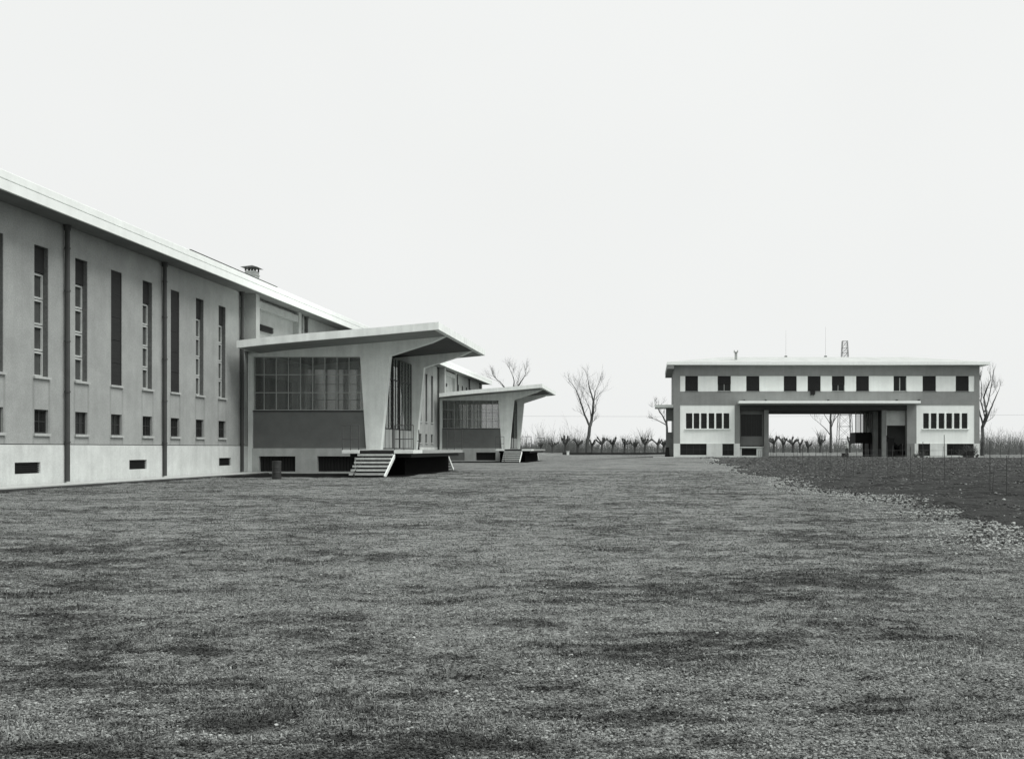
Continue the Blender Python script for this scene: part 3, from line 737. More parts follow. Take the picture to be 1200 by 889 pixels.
b.build('stair', M['dark'], gh)
b = MB(); b.box(gx(1041), gx(1052), YG + 1.5, YG + 2.4, ZB - 0.2, gz(513)); b.box(gx(1058.5), gx(1063), YG + 1.5, YG + 1.6, ZB - 0.2, gz(520)); b.build('door', M['dark'], gh)
# roof
ov = 0.85
ze0, ze1 = gz(428), gz(428) + 0.30
b = MB(); b.box(gx(781.5), gx(1157), YG - ov, YG + DG + ov, ze0, ze1); rf = b.build('eaves', M['gh_white'], gh)
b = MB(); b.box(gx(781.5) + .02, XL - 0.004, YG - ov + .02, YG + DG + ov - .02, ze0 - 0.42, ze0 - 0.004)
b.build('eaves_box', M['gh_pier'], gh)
zr = ze1 + 1.15; ra, rb = gx(855) , gx(1082)
vs = [(gx(783), YG - ov + .1, ze1), (gx(1155.5), YG - ov + .1, ze1), (gx(1155.5), YG + DG + ov - .1, ze1), (gx(783), YG + DG + ov - .1, ze1), (ra, YG + DG / 2, zr), (rb, YG + DG / 2, zr)]
rfo = MB().add([(p[0], p[1], p[2] + 0.004) for p in vs], [(3, 2, 1, 0), (0, 1, 5, 4), (1, 2, 5), (2, 3, 4, 5), (3, 0, 4)]).build('roof', M['gh_roof'], gh)
b = MB(); cxx = gx(864.3); b.box(cxx - 0.13, cxx + 0.13, YG + 1.8, YG + 2.1, ze1 + .15, ze1 + 1.25); b.box(cxx - 0.22, cxx + 0.22, YG + 1.72, YG + 2.18, ze1 + 1.25, ze1 + 1.33)
b.box(cxx - 0.22, cxx - 0.15, YG + 1.75, YG + 2.15, ze1 + 1.33, ze1 + 1.5); b.box(cxx + 0.15, cxx + 0.22, YG + 1.75, YG + 2.15, ze1 + 1.33, ze1 + 1.5)
b.build('chimney', M['chimney'], rfo)
for px, h_ in ((921, 3.0), (967.5, 3.4)):
    x_ = gx(px) * 1.057; b = MB(); b.tube([(x_, YG + DG / 2, zr - 0.05), (x_, YG + DG / 2, zr + h_)], [0.012, 0.006], 5)
    b.box(x_ - 0.14, x_ + 0.14, YG + DG / 2 - 0.14, YG + DG / 2 + 0.14, zr - 0.05, zr + 0.13)
    b.build('aerial', M['iron'], rfo)
# small side porch at the left end
YS = YG + 3.5; k2 = F / YS
sx = lambda p: (p - VX) / k2
sz = lambda p: EYE + (VY - p) / k2
b = MB(); b.box(sx(767.5), XL - .003, YS - 1.2, YS + 3.0, sz(477.8), sz(474.6)); b.build('side_canopy', M['gh_white'], gh)
hw = (sx(782.3), sx(788.3), sz(506.3), sz(493.2))
MB().wall(lambda u, v, w: (u, YS + w, v), sx(780.4), XL + .0, sz(514), sz(477.9), [hw], 0.2).build('side_porch_wall', M['panel'], gh)
b = MB(); b.box(sx(780.4), XL, YS, YS + 0.2, ZB - 0.3, sz(514.05)); b.build('side_porch_plinth', M['gh_pier'], gh)
# things by the gatehouse
b = MB(); X_, Y_ = (990.2 - VX) / 11.2, 102.7; zg = float(ground_h(X_, Y_))
b.box(X_ - 0.30, X_ + 0.30, Y_ - 0.25, Y_ + 0.25, zg, zg + 0.40); b.box(X_ - 0.34, X_ + 0.34, Y_ - 0.29, Y_ + 0.29, zg + 0.40, zg + 0.45)
b.box(X_ - 0.33, X_ - 0.25, Y_ - 0.28, Y_ - 0.25, zg, zg + 0.4); b.box(X_ + 0.25, X_ + 0.33, Y_ - 0.28, Y_ - 0.25, zg, zg + 0.4)
tag(b.build('crate', M['dark']), 'small black lidded crate on the ground before the gatehouse passage', 'crate')
b = MB(); X_, Y_ = (782 - VX) / 10.8, 106.4; zg = float(ground_h(X_, Y_))
b.add([(X_ - .28, Y_ - .3, zg), (X_ + .28, Y_ - .3, zg), (X_ + .28, Y_ + .3, zg), (X_ - .28, Y_ + .3, zg), (X_ - .18, Y_ - .2, zg + 1.0), (X_ + .18, Y_ - .2, zg + 1.0), (X_ + .18, Y_ + .2, zg + 1.0), (X_ - .18, Y_ + .2, zg + 1.0)],
      [(0, 3, 2, 1), (4, 5, 6, 7), (0, 1, 5, 4), (1, 2, 6, 5), (2, 3, 7, 6), (3, 0, 4, 7)]).box(X_ - .22, X_ + .22, Y_ - .24, Y_ + .24, zg + 1.0, zg + 1.06)
tag(b.build('bin', M['dark'], bevel=0.02), 'dark tapered bin beside the side porch of the gatehouse', 'bin')

# low boundary wall behind the lawn
b = MB()
for k in range(22):
    xa = -13.5 + k * 0.8; zz = float(ground_h(xa, 151)); b.box(xa, xa + 0.8, 151, 151.3, zz - 0.2, zz + 0.30 + 0.015 * ((k * 5) % 3))
b.box(-13.55, 4.15, 150.96, 151.34, 0.585, 0.63)
tag(b.build('boundary_wall', M['low_wall']), 'low dark boundary wall running along the far edge of the yard', 'wall')
b = MB(); X_ = (665.5 - VX) / 7.7; zz = float(ground_h(X_, 149.5)); b.box(X_ - 0.18, X_ + 0.18, 149.3, 149.6, zz - 0.1, zz + 0.52); b.box(X_ - 0.22, X_ + 0.22, 149.26, 149.64, zz + 0.52, zz + 0.58)
tag(b.build('marker_post', M['white']), 'short white marker post at the far edge of the yard', 'post')

# ------------------------------------------------------------------ trees
def grow(mb_t, mb_c, p, d, length, r, depth, rng, up=0.25, spread=0.6, gnarl=0.18, sides=5):
    n = 4 if depth > 1 else 3
    pts = [p.copy()]; rad = [r]
    for i in range(n):
        d = (d + Vector((rng.gauss(0, gnarl), rng.gauss(0, gnarl), rng.gauss(0, gnarl) + up * 0.25))).normalized()
        pts.append(pts[-1] + d * length / n); rad.append(r * (1 - 0.62 * (i + 1) / n))
    (mb_t if depth >= 3 else mb_c).tube(pts, rad, sides if depth >= 3 else 3, caps=False)
    if depth == 0: return
    k = rng.randint(4, 7)
    for i in range(k):
        t = rng.uniform(0.25, 1.0) if i else 1.0
        idx = min(int(t * n), n - 1); q = pts[idx].lerp(pts[idx + 1], t * n - idx) if t < 1 else pts[-1]
        ax = Vector((rng.gauss(0, 1), rng.gauss(0, 1), rng.gauss(0, 0.5))).normalized()
        nd_ = (d + ax * spread + Vector((0, 0, up))).normalized()
        grow(mb_t, mb_c, q, nd_, length * rng.uniform(0.5, 0.75), max(rad[idx] * 0.55, 0.007), depth - 1, rng, up, spread, gnarl, sides)

def big_tree(name, px, Yd, limbs, label, seed, group='bare tall trees', spread=0.6, up=0.35, tw=2.6, depth=3):
    rng = random.Random(seed); s = F / Yd; xb = (px - VX) / s; zb = float(ground_h(xb, Yd))
    root = empty(name, (xb, Yd, zb)); tag(root, label, 'tree', group)
    mt, mc = MB(), MB()
    for limb in limbs:
        pts = []; rad = []
        for i, (qx, qy, r_) in enumerate(limb):
            pts.append(Vector(((qx - VX) / s, Yd + (rng.uniform(-0.5, 0.5) * i * 0.6 if i else 0), EYE + (VY - qy) / s))); rad.append(r_)
        if limb is limbs[0]: pts[0].z = zb - 0.3
        # refine
        P, Q = [], []
        for i in range(len(pts) - 1):
            for k in range(3):
                t = k / 3; P.append(pts[i].lerp(pts[i + 1], t) + Vector((rng.gauss(0, .04), rng.gauss(0, .04), 0)) * (1 if k else 0)); Q.append(rad[i] * (1 - t) + rad[i + 1] * t)
        P.append(pts[-1]); Q.append(rad[-1])
        mt.tube(P, Q, 8, caps=False)
        for i in range(2, len(P)):
            if P[i].z < zb + 4.0 and limb is limbs[0] and len(limbs) > 1: continue
            if rng.random() < 0.55:
                dd = (P[i] - P[i - 1]).normalized()
                ax = Vector((rng.gauss(0, 1), rng.gauss(0, 1), rng.gauss(0, 0.3))).normalized()
                grow(mt, mc, P[i], (dd + ax * 0.9).normalized(), tw * rng.uniform(0.7, 1.25), max(Q[i] * 0.28, 0.024), depth - 1, rng, up, spread)
        grow(mt, mc, P[-1], (P[-1] - P[-2]).normalized(), tw, Q[-1], depth - 1, rng, up, spread)
    mt.build('trunk', M['bark'], root); mc.build('crown', M['twig'], root)
    return root

big_tree('bare_tree', 688, 172, [
    [(688, 531, 0.36), (688.5, 515, 0.30), (691, 500, 0.28), (693, 492, 0.25), (695, 480, 0.20), (695.5, 470, 0.17), (692.5, 460, 0.11), (690.5, 450, 0.06)],
    [(691, 499, 0.20), (686, 488, 0.16), (683, 478, 0.13), (679, 466, 0.10), (675, 456, 0.06)],
    [(695.5, 472, 0.12), (697, 462, 0.09), (699, 455, 0.05)],
    [(693, 492, 0.10), (692, 482, 0.08), (688, 472, 0.05)]],
    'tall bare forked tree standing alone beyond the middle of the yard', 11, tw=2.2)
big_tree('bare_tree', 601, 160, [
    [(601, 532, 0.34), (601, 500, 0.28), (601, 470, 0.22), (601, 455, 0.13), (601.5, 446, 0.08), (600, 440, 0.05)],
    [(601, 466, 0.14), (592, 455, 0.10), (586, 447, 0.06)],
    [(601, 462, 0.14), (609, 450, 0.10), (614, 442, 0.06)]],
    'bare round-crowned tree rising behind the farther porch roof', 5, tw=1.9)
big_tree('bare_tree', 1151, 122, [
    [(1151, 534, 0.26), (1151.5, 518, 0.22), (1153, 500, 0.20), (1154, 484, 0.14), (1154.5, 465, 0.10), (1155, 450, 0.05)],
    [(1153, 500, 0.13), (1148, 486, 0.10), (1145, 470, 0.07), (1146, 452, 0.05)],
    [(1153, 498, 0.13), (1159, 484, 0.11), (1165, 471, 0.08), (1171, 460, 0.05)],
    [(1154, 482, 0.09), (1160, 465, 0.07), (1164, 448, 0.04)],
    [(1154, 488, 0.09), (1150, 470, 0.07), (1151, 450, 0.04)]],
    'bare upright tree with rising limbs at the right end of gatehouse', 8, spread=0.4, up=0.55, tw=1.5)
big_tree('bare_tree', 973.5, 172, [
    [(973.5, 532, 0.26), (973.5, 510, 0.22), (973.5, 490, 0.18), (974, 470, 0.12), (973, 452, 0.06)],
    [(973.5, 510, 0.09), (967, 502, 0.07), (960, 496, 0.04)], [(973.5, 502, 0.09), (978, 492, 0.07), (984, 484, 0.05)],
    [(973.5, 498, 0.07), (967, 488, 0.05), (962, 480, 0.03)]],
    'bare straight-stemmed tree seen through the gatehouse passage', 21, tw=2.1)
big_tree('bare_tree', 782, 150, [
    [(783, 532, 0.22), (782.5, 512, 0.18), (781, 496, 0.15), (777, 488, 0.10), (772, 480, 0.07), (768, 474, 0.04)],
    [(781, 498, 0.08), (774, 494, 0.06), (768, 491, 0.04)]],
    'slender bare tree leaning out behind the side porch of gatehouse', 31, tw=1.0)

def pollard_proto(seed, sprouts):
    rng = random.Random(seed); mt, mc = MB(), MB()
    h = rng.uniform(1.4, 1.75)
    mt.tube([(0, 0, -0.3), (0.02, 0, h * 0.3), (-0.03, 0.02, h * 0.7), (0, 0, h)], [0.24, 0.19, 0.18, 0.22], 8)
    n = rng.randint(4, 6)
    for i in range(n):
        az = 2 * math.pi * i / n + rng.uniform(-0.3, 0.3); tilt = rng.uniform(0.6, 1.2)
        d = Vector((math.cos(az) * tilt, math.sin(az) * tilt, 0.75)).normalized()
        p = Vector((0, 0, h - 0.1)); pts = [p.copy()]; rad = [0.17]; Ln = rng.uniform(1.0, 1.6)
        for k in range(5):
            d = (d + Vector((rng.gauss(0, .2), rng.gauss(0, .2), 0.10 + rng.gauss(0, .12)))).normalized()
            p = p + d * Ln / 5; pts.append(p.copy()); rad.append([0.17, 0.14, 0.125, 0.15, 0.165][k])
        pts.append(p + d * 0.07); rad.append(0.05)
        mt.tube(pts, rad, 6)
        for k in range(sprouts):
            q = pts[-2] if rng.random() < 0.7 else pts[rng.randint(2, 4)]
            dd = Vector((rng.gauss(0, .35), rng.gauss(0, .35), 1)).normalized(); ln = rng.uniform(0.3, 0.8) if sprouts < 8 else rng.uniform(0.7, 2.2)
            mc.tube([q, q + dd * ln * 0.5, q + dd * ln + Vector((rng.gauss(0, .06), 0, 0))], [0.016, 0.013, 0.006], 3, caps=False)
    root = empty('pollarded_tree')
    mt.build('trunk', M['bark'], root); mc.build('crown', M['twig'], root)
    return root
protos = [pollard_proto(3, 4), pollard_proto(14, 5), pollard_proto(27, 3), pollard_proto(9, 14), pollard_proto(33, 4), pollard_proto(41, 5)]
spots = [ # px, proto, scale, label
    (634, 0, 0.80, 'stubby pollarded tree closest to the farther porch deck'),
    (647.5, 2, 0.78, 'low wide pollard just left of the fan-headed pollard'),
    (662.5, 1, 1.10, 'tall-stemmed pollard with fan head left of the forked tree'),
    (677, 4, 1.00, 'broad pollard with thick arms immediately left of the forked tree'),
    (694, 5, 0.98, 'pollard touching the right side of the forked tree trunk'),
    (705.5, 0, 1.05, 'second pollard to the right of the forked tree'),
    (718, 2, 1.00, 'third pollard to the right of the forked tree'),
    (732, 4, 0.95, 'middle pollard midway between forked tree and gatehouse'),
    (744.5, 1, 0.92, 'small narrow pollard left of the one with long shoots'),
    (756, 3, 1.05, 'pollard with long thin upright shoots left of gatehouse'),
    (771, 5, 0.95, 'pollard partly hidden near the gatehouse side canopy'),
    (778, 0, 0.90, 'dark pollard right against the gatehouse side porch'),
    (907, 4, 1.10, 'dense pollard at left edge of the passage view'),
    (918, 0, 1.00, 'second pollard from the left in the passage view'),
    (929, 2, 1.00, 'pollard with V-shaped arms in the passage view'),
    (937.5, 5, 0.92, 'fourth pollard from the left in the passage view'),
    (947, 1, 0.80, 'faint small pollard near the middle of passage view'),
    (961.5, 3, 1.00, 'pollard with upright shoots left of the straight tree'),
    (996, 4, 1.00, 'pollard beside the pylon foot in the passage view')]
used = set()
for i, (px, k, s_, lb) in enumerate(spots):
    Yd = 172 + (i * 37 % 5) * 0.9; X_ = (px - VX) * Yd / F
    if k not in used: o = protos[k]; used.add(k)
    else: o = copy_tree(protos[k])
    o.location = (X_, Yd, float(ground_h(X_, Yd))); o.rotation_euler = (0, 0, i * 1.7); vv = 0.86 + 0.3 * ((i * 0.618) % 1); o.scale = (s_ * 1.12 * vv, s_ * 1.12 * vv, s_ * (0.92 + 0.16 * ((i * 0.38) % 1)))
    tag(o, lb, 'tree', 'pollarded trees in a row beyond the yard')

# distant thicket: one mass of thin upright stems
rng = random.Random(77); mt = MB()
def stems(n, pa, pb, y0, y1, h0, h1):
    for _ in range(n):
        Yd = rng.uniform(y0, y1); px = rng.uniform(pa, pb); x = (px - VX) * Yd / F; z = float(ground_h(x, Yd))
        clump = 0.75 + 0.5 * mnoise.noise(Vector((x * 0.18, Yd * 0.05, 1))) + 0.5 * mnoise.noise(Vector((x * 0.6, 2, 9)))
        h = rng.uniform(h0, h1) * max(0.35, clump); lean = rng.gauss(0, 0.16) * h
        a = Vector((x, Yd, z - 0.1)); m_ = Vector((x + lean * 0.4, Yd, z + h * 0.5)); t_ = Vector((x + lean, Yd + rng.gauss(0, .2), z + h))
        mt.tube([a, m_, t_], [0.030, 0.020, 0.006], 3, caps=False)
        for _k in range(3):
            f0 = rng.uniform(0.25, 0.9); q = a.lerp(t_, f0); dd = Vector((rng.gauss(0, .6), rng.gauss(0, .6), rng.uniform(0.3, 1))).normalized() * h * rng.uniform(.15, .4)
            mt.tube([q, q + dd], [0.014, 0.005], 3, caps=False)
stems(2600, 560, 800, 182, 225, 1.6, 3.6)
stems(300, 600, 690, 182, 215, 3.5, 6.5)
stems(1300, 596, 700, 180, 200, 1.6, 3.4)
stems(1500, 880, 1030, 182, 225, 1.6, 3.4)
stems(700, 1140, 1260, 165, 215, 2.2, 5.0)
stems(900, 1140, 1260, 140, 160, 1.6, 3.6)
tag(mt.build('distant_thicket', M['thicket']), 'hazy thicket of bare stems beyond the pollarded trees', 'thicket', kind='stuff')

# leafless shrubs by the gatehouse right end
def shrub(px, Yd, h, wd, n, label, seed):
    rng = random.Random(seed); m_ = MB(); x = (px - VX) * Yd / F; z = float(ground_h(x, Yd))
    for _ in range(n):
        a = Vector((x + rng.gauss(0, wd * .15), Yd + rng.gauss(0, wd * .15), z - 0.05))
        d = Vector((rng.gauss(0, .45) * wd, rng.gauss(0, .45) * wd, h * rng.uniform(0.5, 1.0)))
        m_.tube([a, a + d * 0.5 + Vector((0, 0, .06)), a + d], [0.02, 0.015, 0.007], 3, caps=False)
        for _k in range(5):
            q = a + d * rng.uniform(0.3, 1.0); e = Vector((rng.gauss(0, 1), rng.gauss(0, 1), rng.uniform(0, 1))).normalized() * rng.uniform(0.15, 0.4) * h * .6
            m_.tube([q, q + e], [0.012, 0.004], 3, caps=False)
    r0 = empty('shrub', (x, Yd, z)); tag(r0, label, 'shrub', 'dark shrubs along the gatehouse wall'); m_.build('branches', M['bark'], r0)
shrub(1137.5, 101.5, 1.35, 0.8, 90, 'largest dark shrub before the right basement window', 1)
shrub(1131, 101.8, 0.8, 0.8, 60, 'low spreading shrub left of the largest one', 2)
shrub(1080, 102.0, 0.7, 0.6, 50, 'low shrub under the narrow right basement window', 3)
shrub(1073.3, 102.2, 0.45, 0.35, 40, 'tiny dark shrub beside the passage pier', 4)
shrub(1145, 102.0, 0.4, 0.3, 40, 'tiny round shrub at the right corner of gatehouse', 6)

b = MB(); wp = [(x_, 165.0, 6.62 + 0.00009 * (x_ - 6) ** 2) for x_ in range(-60, 75, 5)]; b.tube(wp, [0.014] * len(wp), 4)
tag(b.build('overhead_wire', M['iron']), 'thin overhead wire strung across above the pollarded trees', 'wire')
# lattice pylon behind the gatehouse
py = empty('lattice_pylon', (0, 0, 0)); YP = 190.0; sp = F / YP
bx = (990 - VX) / sp; zb = float(ground_h(bx, YP)); py.location = (bx, YP, zb); tag(py, 'slender iron lattice pylon rising behind the gatehouse roof', 'pylon')
hp = (VY - 399.5) / sp + EYE - zb; m_ = MB()
w0, w1 = 1.45, 0.48
lev = [0, 2.6, 5.0, 7.2, 9.2, 11.0, 12.7, 14.2, 15.6, 16.9, 18.1, 19.2, 20.2, hp]
wd = lambda z: w0 + (w1 - w0) * z / hp
cs = [(-1, -1), (1, -1), (1, 1), (-1, 1)]
for c_ in cs:
    m_.tube([(bx + c_[0] * w0, YP + c_[1] * w0, zb - .2), (bx + c_[0] * w1, YP + c_[1] * w1, zb + hp)], [0.06, 0.045], 4)
for a_, b_ in zip(lev[:-1], lev[1:]):
    for i in range(4):
        c1, c2 = cs[i], cs[(i + 1) % 4]
        P = lambda c, z: (bx + c[0] * wd(z), YP + c[1] * wd(z), zb + z)
        m_.tube([P(c1, a_), P(c2, b_)], [0.025] * 2, 4); m_.tube([P(c2, a_), P(c1, b_)], [0.025] * 2, 4); m_.tube([P(c1, b_), P(c2, b_)], [0.03] * 2, 4)
m_.build('lattice', M['iron'], py)

# wire fence on the soil
fe = empty('wire_fence', (10.3, 24, 0)); tag(fe, 'thin wire fence with slim stakes standing in the dark soil', 'fence')
rng = random.Random(12); Yf = 22.0; tops = []
while Yf < 93:
    x = 10.2 + 0.25 * math.sin(Yf * 0.21) + rng.uniform(-.5, .5); z = float(ground_h(x, Yf)); hgt = rng.choice((0.7, 1.0, 1.2, 1.5, 1.85)) * rng.uniform(.9, 1.05)
    b = MB(); b.tube([(x, Yf, z - 0.2), (x + rng.gauss(0, .03), Yf + rng.gauss(0, .03), z + hgt)], [0.017, 0.012], 5); b.build('stake', M['steel'], fe)
    tops.append((x, Yf, z)); Yf += rng.choice((1.2, 2.2, 3.4)) * rng.uniform(.7, 1.2)
b = MB()
for hz in (0.35, 0.75, 1.12):
    b.tube([(x, y, z + hz) for x, y, z in tops], [0.004] * len(tops), 4)
b.build('wire', M['steel'], fe)
# a second row farther right
fe = empty('wire_fence', (18, 60, 0)); tag(fe, 'low row of stakes and wires in front of the gatehouse', 'fence')
tops = []; xx = 13.0
while xx < 45:
    Yq = 84 + rng.uniform(-.3, .3); z = float(ground_h(xx, Yq)); hgt = rng.uniform(0.9, 1.5)
    b = MB(); b.tube([(xx, Yq, z - 0.2), (xx + rng.gauss(0, .03), Yq, z + hgt)], [0.022, 0.018], 5); b.build('stake', M['steel'], fe)
    tops.append((xx, Yq, z)); xx += rng.uniform(0.5, 1.1)
b = MB()
for hz in (0.4, 0.85): b.tube([(x, y, z + hz) for x, y, z in tops], [0.008] * len(tops), 4)
b.build('wire', M['steel'], fe)

# ------------------------------------------------------------------ person far behind the passage
def person(px, Yd, label):
    x = (px - VX) * Yd / F; z = float(ground_h(x, Yd)); root = empty('person', (x, Yd, z)); tag(root, label, 'person')
    J = {'pel': (0, 0, .92, .125), 'spi': (0, 0, 1.12, .12), 'che': (0, 0, 1.32, .14), 'nec': (0, 0.0, 1.47, .055), 'hd0': (0, -.01, 1.54, .075), 'hd1': (0, -.015, 1.63, .088), 'hd2': (0, -.01, 1.70, .06)}
    for s_, n_ in ((-1, 'l'), (1, 'r')):
        J['hip' + n_] = (s_ * .09, 0, .86, .09); J['kne' + n_] = (s_ * .10, -.02 * s_, .49, .058); J['ank' + n_] = (s_ * .10, .03 * s_, .09, .042); J['toe' + n_] = (s_ * .11, -.14, .035, .035)
        J['sho' + n_] = (s_ * .17, 0, 1.38, .062); J['elb' + n_] = (s_ * .22, .02, 1.12, .042); J['wri' + n_] = (s_ * .22, -.05, .88, .030); J['han' + n_] = (s_ * .21, -.07, .79, .032)
    E = [('pel', 'spi'), ('spi', 'che'), ('che', 'nec'), ('nec', 'hd0'), ('hd0', 'hd1'), ('hd1', 'hd2')]
    for n_ in 'lr': E += [('pel', 'hip' + n_), ('hip' + n_, 'kne' + n_), ('kne' + n_, 'ank' + n_), ('ank' + n_, 'toe' + n_), ('che', 'sho' + n_), ('sho' + n_, 'elb' + n_), ('elb' + n_, 'wri' + n_), ('wri' + n_, 'han' + n_)]
    def skin(name, keys, edges, material, grow_=0.0):
        idx = {k: i for i, k in enumerate(keys)}
        me = bpy.data.meshes.new(name); me.from_pydata([J[k][:3] for k in keys], [(idx[a], idx[b]) for a, b in edges], []); me.materials.append(material)
        o = bpy.data.objects.new(name, me); col.objects.link(o); o.parent = root
        o.modifiers.new('skin', 'SKIN'); sv = me.skin_vertices[0].data
        for k in keys:
            r_ = J[k][3] + grow_; sv[idx[k]].radius = (r_ * (1.25 if k in ('che', 'spi', 'pel') else 1), r_)
        sv[0].use_root = True; o.modifiers.new('sub', 'SUBSURF').levels = 1
        return o
    skin('body', list(J), E, M['skin'])
    up = ['spi', 'che', 'shol', 'elbl', 'wril', 'shor', 'elbr', 'wrir', 'pel']
    skin('jacket', up, [e for e in E if e[0] in up and e[1] in up], M['cloth_pale'], 0.022)
    lo = ['pel', 'hipl', 'knel', 'ankl', 'hipr', 'kner', 'ankr']
    skin('trousers', lo, [e for e in E if e[0] in lo and e[1] in lo], M['cloth_dark'], 0.018)
    J['h1'] = (0, .015, 1.66, .088); J['h2'] = (0, .01, 1.72, .07); skin('hair', ['h1', 'h2'], [('h1', 'h2')], M['hair'], 0.005)
person(992.4, 138.0, 'dark-haired person in pale jacket standing beyond the gatehouse passage')

# ------------------------------------------------------------------ scattered stuff (geometry-node instances on points)
def instancer(name, protos_, pts, scales, label, cat, material):
    hid = []
    coll = bpy.data.collections.new(name + '_source')
    for i, m_ in enumerate(protos_):
        me = bpy.data.meshes.new(name + '_piece'); me.from_pydata(m_.v, [], m_.f); me.materials.append(material)
        o = bpy.data.objects.new(name + '_piece', me); coll.objects.link(o)
    me = bpy.data.meshes.new(name); me.from_pydata(pts.tolist(), [], [])
    at = me.attributes.new('size', 'FLOAT', 'POINT'); at.data.foreach_set('value', scales.astype(np.float32))
    ob = bpy.data.objects.new(name, me); col.objects.link(ob)
    ng = bpy.data.node_groups.new(name + '_nodes', 'GeometryNodeTree')
    ng.interface.new_socket('Geometry', in_out='INPUT', socket_type='NodeSocketGeometry')
    ng.interface.new_socket('Geometry', in_out='OUTPUT', socket_type='NodeSocketGeometry')
    N = ng.nodes.new; gi = N('NodeGroupInput'); go = N('NodeGroupOutput')
    iop = N('GeometryNodeInstanceOnPoints'); ci = N('GeometryNodeCollectionInfo')
    ci.inputs['Collection'].default_value = coll; ci.inputs['Separate Children'].default_value = True; ci.inputs['Reset Children'].default_value = True
    rv = N('FunctionNodeRandomValue'); rv.data_type = 'FLOAT_VECTOR'; rv.inputs[0].default_value = (-0.15, -0.15, 0); rv.inputs[1].default_value = (0.15, 0.15, 6.283)
    na = N('GeometryNodeInputNamedAttribute'); na.data_type = 'FLOAT'; na.inputs[0].default_value = 'size'
    m2p = N('GeometryNodeMeshToPoints')
    k = ng.links.new
    k(gi.outputs[0], m2p.inputs[0]); k(m2p.outputs[0], iop.inputs['Points']); k(ci.outputs[0], iop.inputs['Instance']); iop.inputs['Pick Instance'].default_value = True
    k(rv.outputs[0], iop.inputs['Rotation']); k(na.outputs[0], iop.inputs['Scale']); k(iop.outputs[0], go.inputs[0])
    md = ob.modifiers.new('scatter', 'NODES'); md.node_group = ng
    tag(ob, label, cat, kind='stuff')
    return ob

def tuft(seed, n, rad, hmin, hmax, wd):
    rng = random.Random(seed); m_ = MB()
    for _ in range(n):
        a = rng.uniform(0, 6.283); r_ = rad * math.sqrt(rng.random()); x, y = r_ * math.cos(a), r_ * math.sin(a)
        h = rng.uniform(hmin, hmax); t = rng.uniform(0, 6.283); ln = rng.uniform(0.3, 1.6) * h
        dx, dy = math.cos(t) * ln, math.sin(t) * ln; px_, py_ = -math.sin(t + rng.uniform(-.8, .8)) * wd, math.cos(t) * wd
        m_.add([(x - px_, y - py_, -0.01), (x + px_, y + py_, -0.01), (x + dx * .45 + px_ * .8, y + dy * .45 + py_ * .8, h * .75), (x + dx * .45 - px_ * .8, y + dy * .45 - py_ * .8, h * .75), (x + dx, y + dy, h)],
               [(0, 1, 2, 3), (3, 2, 4)])
    return m_
nr = np.random.default_rng(5)
def scatter_trapezoid(y0, y1, n, power, xr=1.15):
    # n samples over the visible wedge, density falling as y**-power
    u = nr.random(n); e = 2 - power
    y = (y0 ** e + u * (y1 ** e - y0 ** e)) ** (1 / e)
    x = nr.uniform(-0.78, 0.50, n) * y * xr + nr.uniform(-1.2, 1.2, n)
    return x, y
x, y = scatter_trapezoid(3.6, 60, 150000, 1.75)
edge = np.array([soil_edge(v) for v in y])
keep = (x > -20.7) & (x < edge + 0.2) & ~((x < -12) & (y > 47.8))
x, y = x[keep], y[keep]
z = ground_h(x, y)
pat = np.array([mnoise.noise(Vector((a * 0.8, b_ * 1.3, 4.0))) + 0.6 * mnoise.noise(Vector((a * 2.6, b_ * 3.1, 8.0))) for a, b_ in zip(x.tolist(), y.tolist())])
def rock(seed, flat=0.6):
    rng = random.Random(seed); import bmesh
    bm = bmesh.new(); bmesh.ops.create_icosphere(bm, subdivisions=1, radius=1)
    for v in bm.verts: v.co = Vector((v.co.x * rng.uniform(.7, 1.2), v.co.y * rng.uniform(.6, 1.1), v.co.z * flat * rng.uniform(.7, 1.2)))
    m_ = MB(); m_.add([tuple(v.co) for v in bm.verts], [tuple(q.index for q in f_.verts) for f_ in bm.faces]); bm.free(); return m_
rocks = [rock(i) for i in range(5)]
isg = (nr.random(len(x)) < 0.22 + 0.5 * pat)
gxx, gyy, gzz, gp = x[isg], y[isg], z[isg], pat[isg]
wy = np.concatenate([nr.uniform(10, 53, 900), nr.uniform(49, 62, 120), nr.uniform(63, 100, 300)]); wx = np.full(len(wy), -20.78) + np.abs(nr.normal(0, .06, len(wy)))
gxx = np.concatenate([gxx, wx]); gyy = np.concatenate([gyy, wy]); gzz = np.concatenate([gzz, ground_h(wx, wy)]); gp = np.concatenate([gp, nr.uniform(.5, 2.5, len(wy)) ])
size = (0.5 + 0.4 * nr.random(len(gxx)) + 0.3 * np.clip(gp, -0.6, 0.8)) * (1 + 0.012 * gyy)
instancer('sparse_grass', [tuft(1, 12, .07, .008, .022, .0030), tuft(2, 10, .09, .008, .03, .0028), tuft(3, 14, .06, .006, .02, .0034), tuft(4, 8, .08, .01, .038, .0028)],
          np.stack([gxx, gyy, gzz], 1), size, 'short trodden grass thinly covering the yard ground', 'grass', M['blade'])
def crumbs(seed):
    rng = random.Random(seed); m_ = MB()
    for q in range(13):
        r0 = rocks[q % 5]; a = rng.uniform(0, 6.283); d_ = 0.075 * math.sqrt(rng.random()); sc_ = 0.003 + 0.0065 * rng.random() ** 2.6; t = rng.uniform(0, 6.283)
        m_.add([(d_ * math.cos(a) + sc_ * (v[0] * math.cos(t) - v[1] * math.sin(t)), d_ * math.sin(a) + sc_ * (v[0] * math.sin(t) + v[1] * math.cos(t)), sc_ * (v[2] + .35)) for v in r0.v], r0.f)
    return m_
cx_, cy_, cz_ = x[~isg], y[~isg], z[~isg]
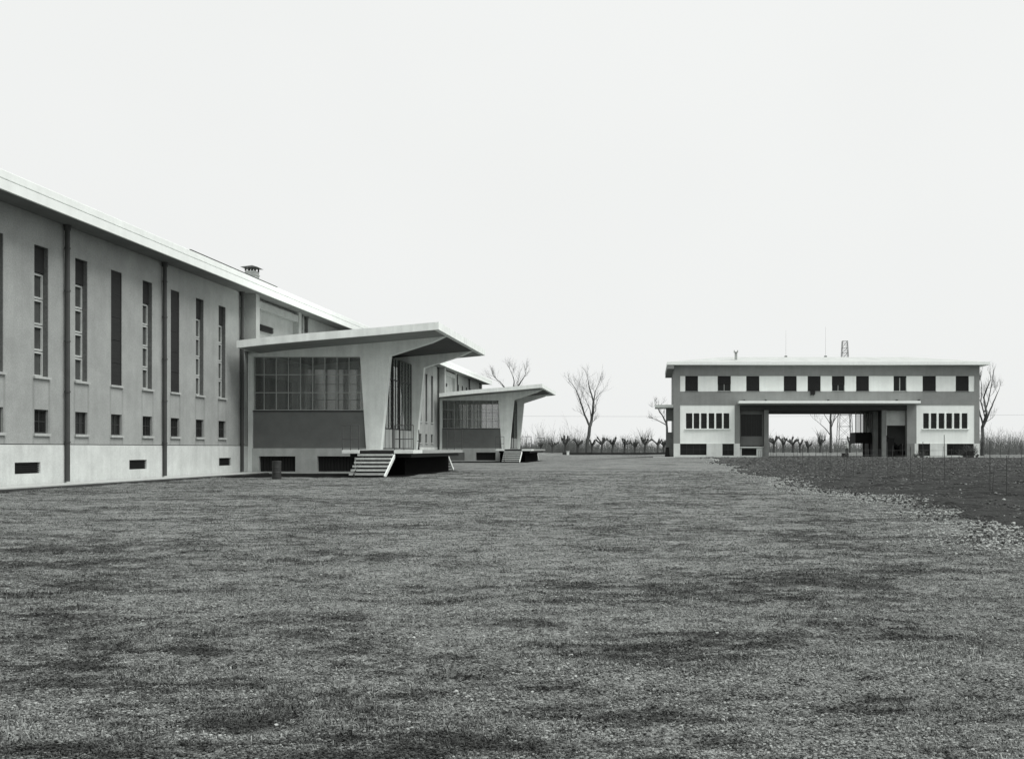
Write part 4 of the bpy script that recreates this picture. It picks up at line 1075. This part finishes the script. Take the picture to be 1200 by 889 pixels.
size = (0.7 + 0.8 * nr.random(len(cx_)) ** 2) * (1 + 0.02 * cy_)
instancer('ground_crumbs', [crumbs(i) for i in range(6)], np.stack([cx_, cy_, cz_], 1), size, 'loose earth crumbs and grit over the yard ground', 'grit', M['blade'])
# pale rubble along the soil edge
n = 34000; y = 12 + (92 - 12) * nr.random(n) ** 1.25
off = nr.normal(0.1, 0.95, n) * (1.0 - 0.25 * (y > 60))
clus = np.array([mnoise.noise(Vector((v * 0.5, 3.3, 1))) for v in y.tolist()])
x = np.array([soil_edge(v) for v in y]) + off
keep = nr.random(n) < 0.5 + 1.5 * clus
x, y = x[keep], y[keep]
size = 0.006 + 0.020 * nr.random(len(x)) ** 3 + 0.00045 * y
instancer('edge_rubble', rocks, np.stack([x, y, ground_h(x, y) + 0.03], 1), size, 'pale rubble scattered along the edge of the dark soil', 'rubble', M['stone'])
# sparse stones in the soil and on the lawn
n = 450; y = 15 + 75 * nr.random(n); x = np.array([soil_edge(v) for v in y]) + 30 * nr.random(n) ** 1.3
xa, ya = scatter_trapezoid(4, 45, 420, 1.3); k_ = (xa > -20) & (xa < 6.4)
x2, y2 = np.concatenate([x, xa[k_]]), np.concatenate([y, ya[k_]])
size = np.concatenate([0.02 + 0.04 * nr.random(n) ** 3, 0.008 + 0.012 * nr.random(k_.sum())])
zz = ground_h(x2, y2) + np.concatenate([np.full(n, .07), np.full(k_.sum(), 0.006)])
instancer('loose_stones', rocks, np.stack([x2, y2, zz], 1), size, 'loose pale pebbles scattered on soil and yard', 'pebbles', M['stone'])
# clods
n = 42000; y = 14 + 79 * nr.random(n) ** 1.2; x = np.array([soil_edge(v) for v in y]) - 0.5 + nr.normal(0, .35, n) + 38 * nr.random(n) ** 1.5
size = (0.010 + 0.030 * nr.random(n) ** 2.5) * (1 + 0.06 * np.maximum(y - 18, 0))
instancer('soil_clods', rocks, np.stack([x, y, ground_h(x, y) + 0.05], 1), size, 'lumpy dark clods covering the dug soil', 'clods', M['clod'])
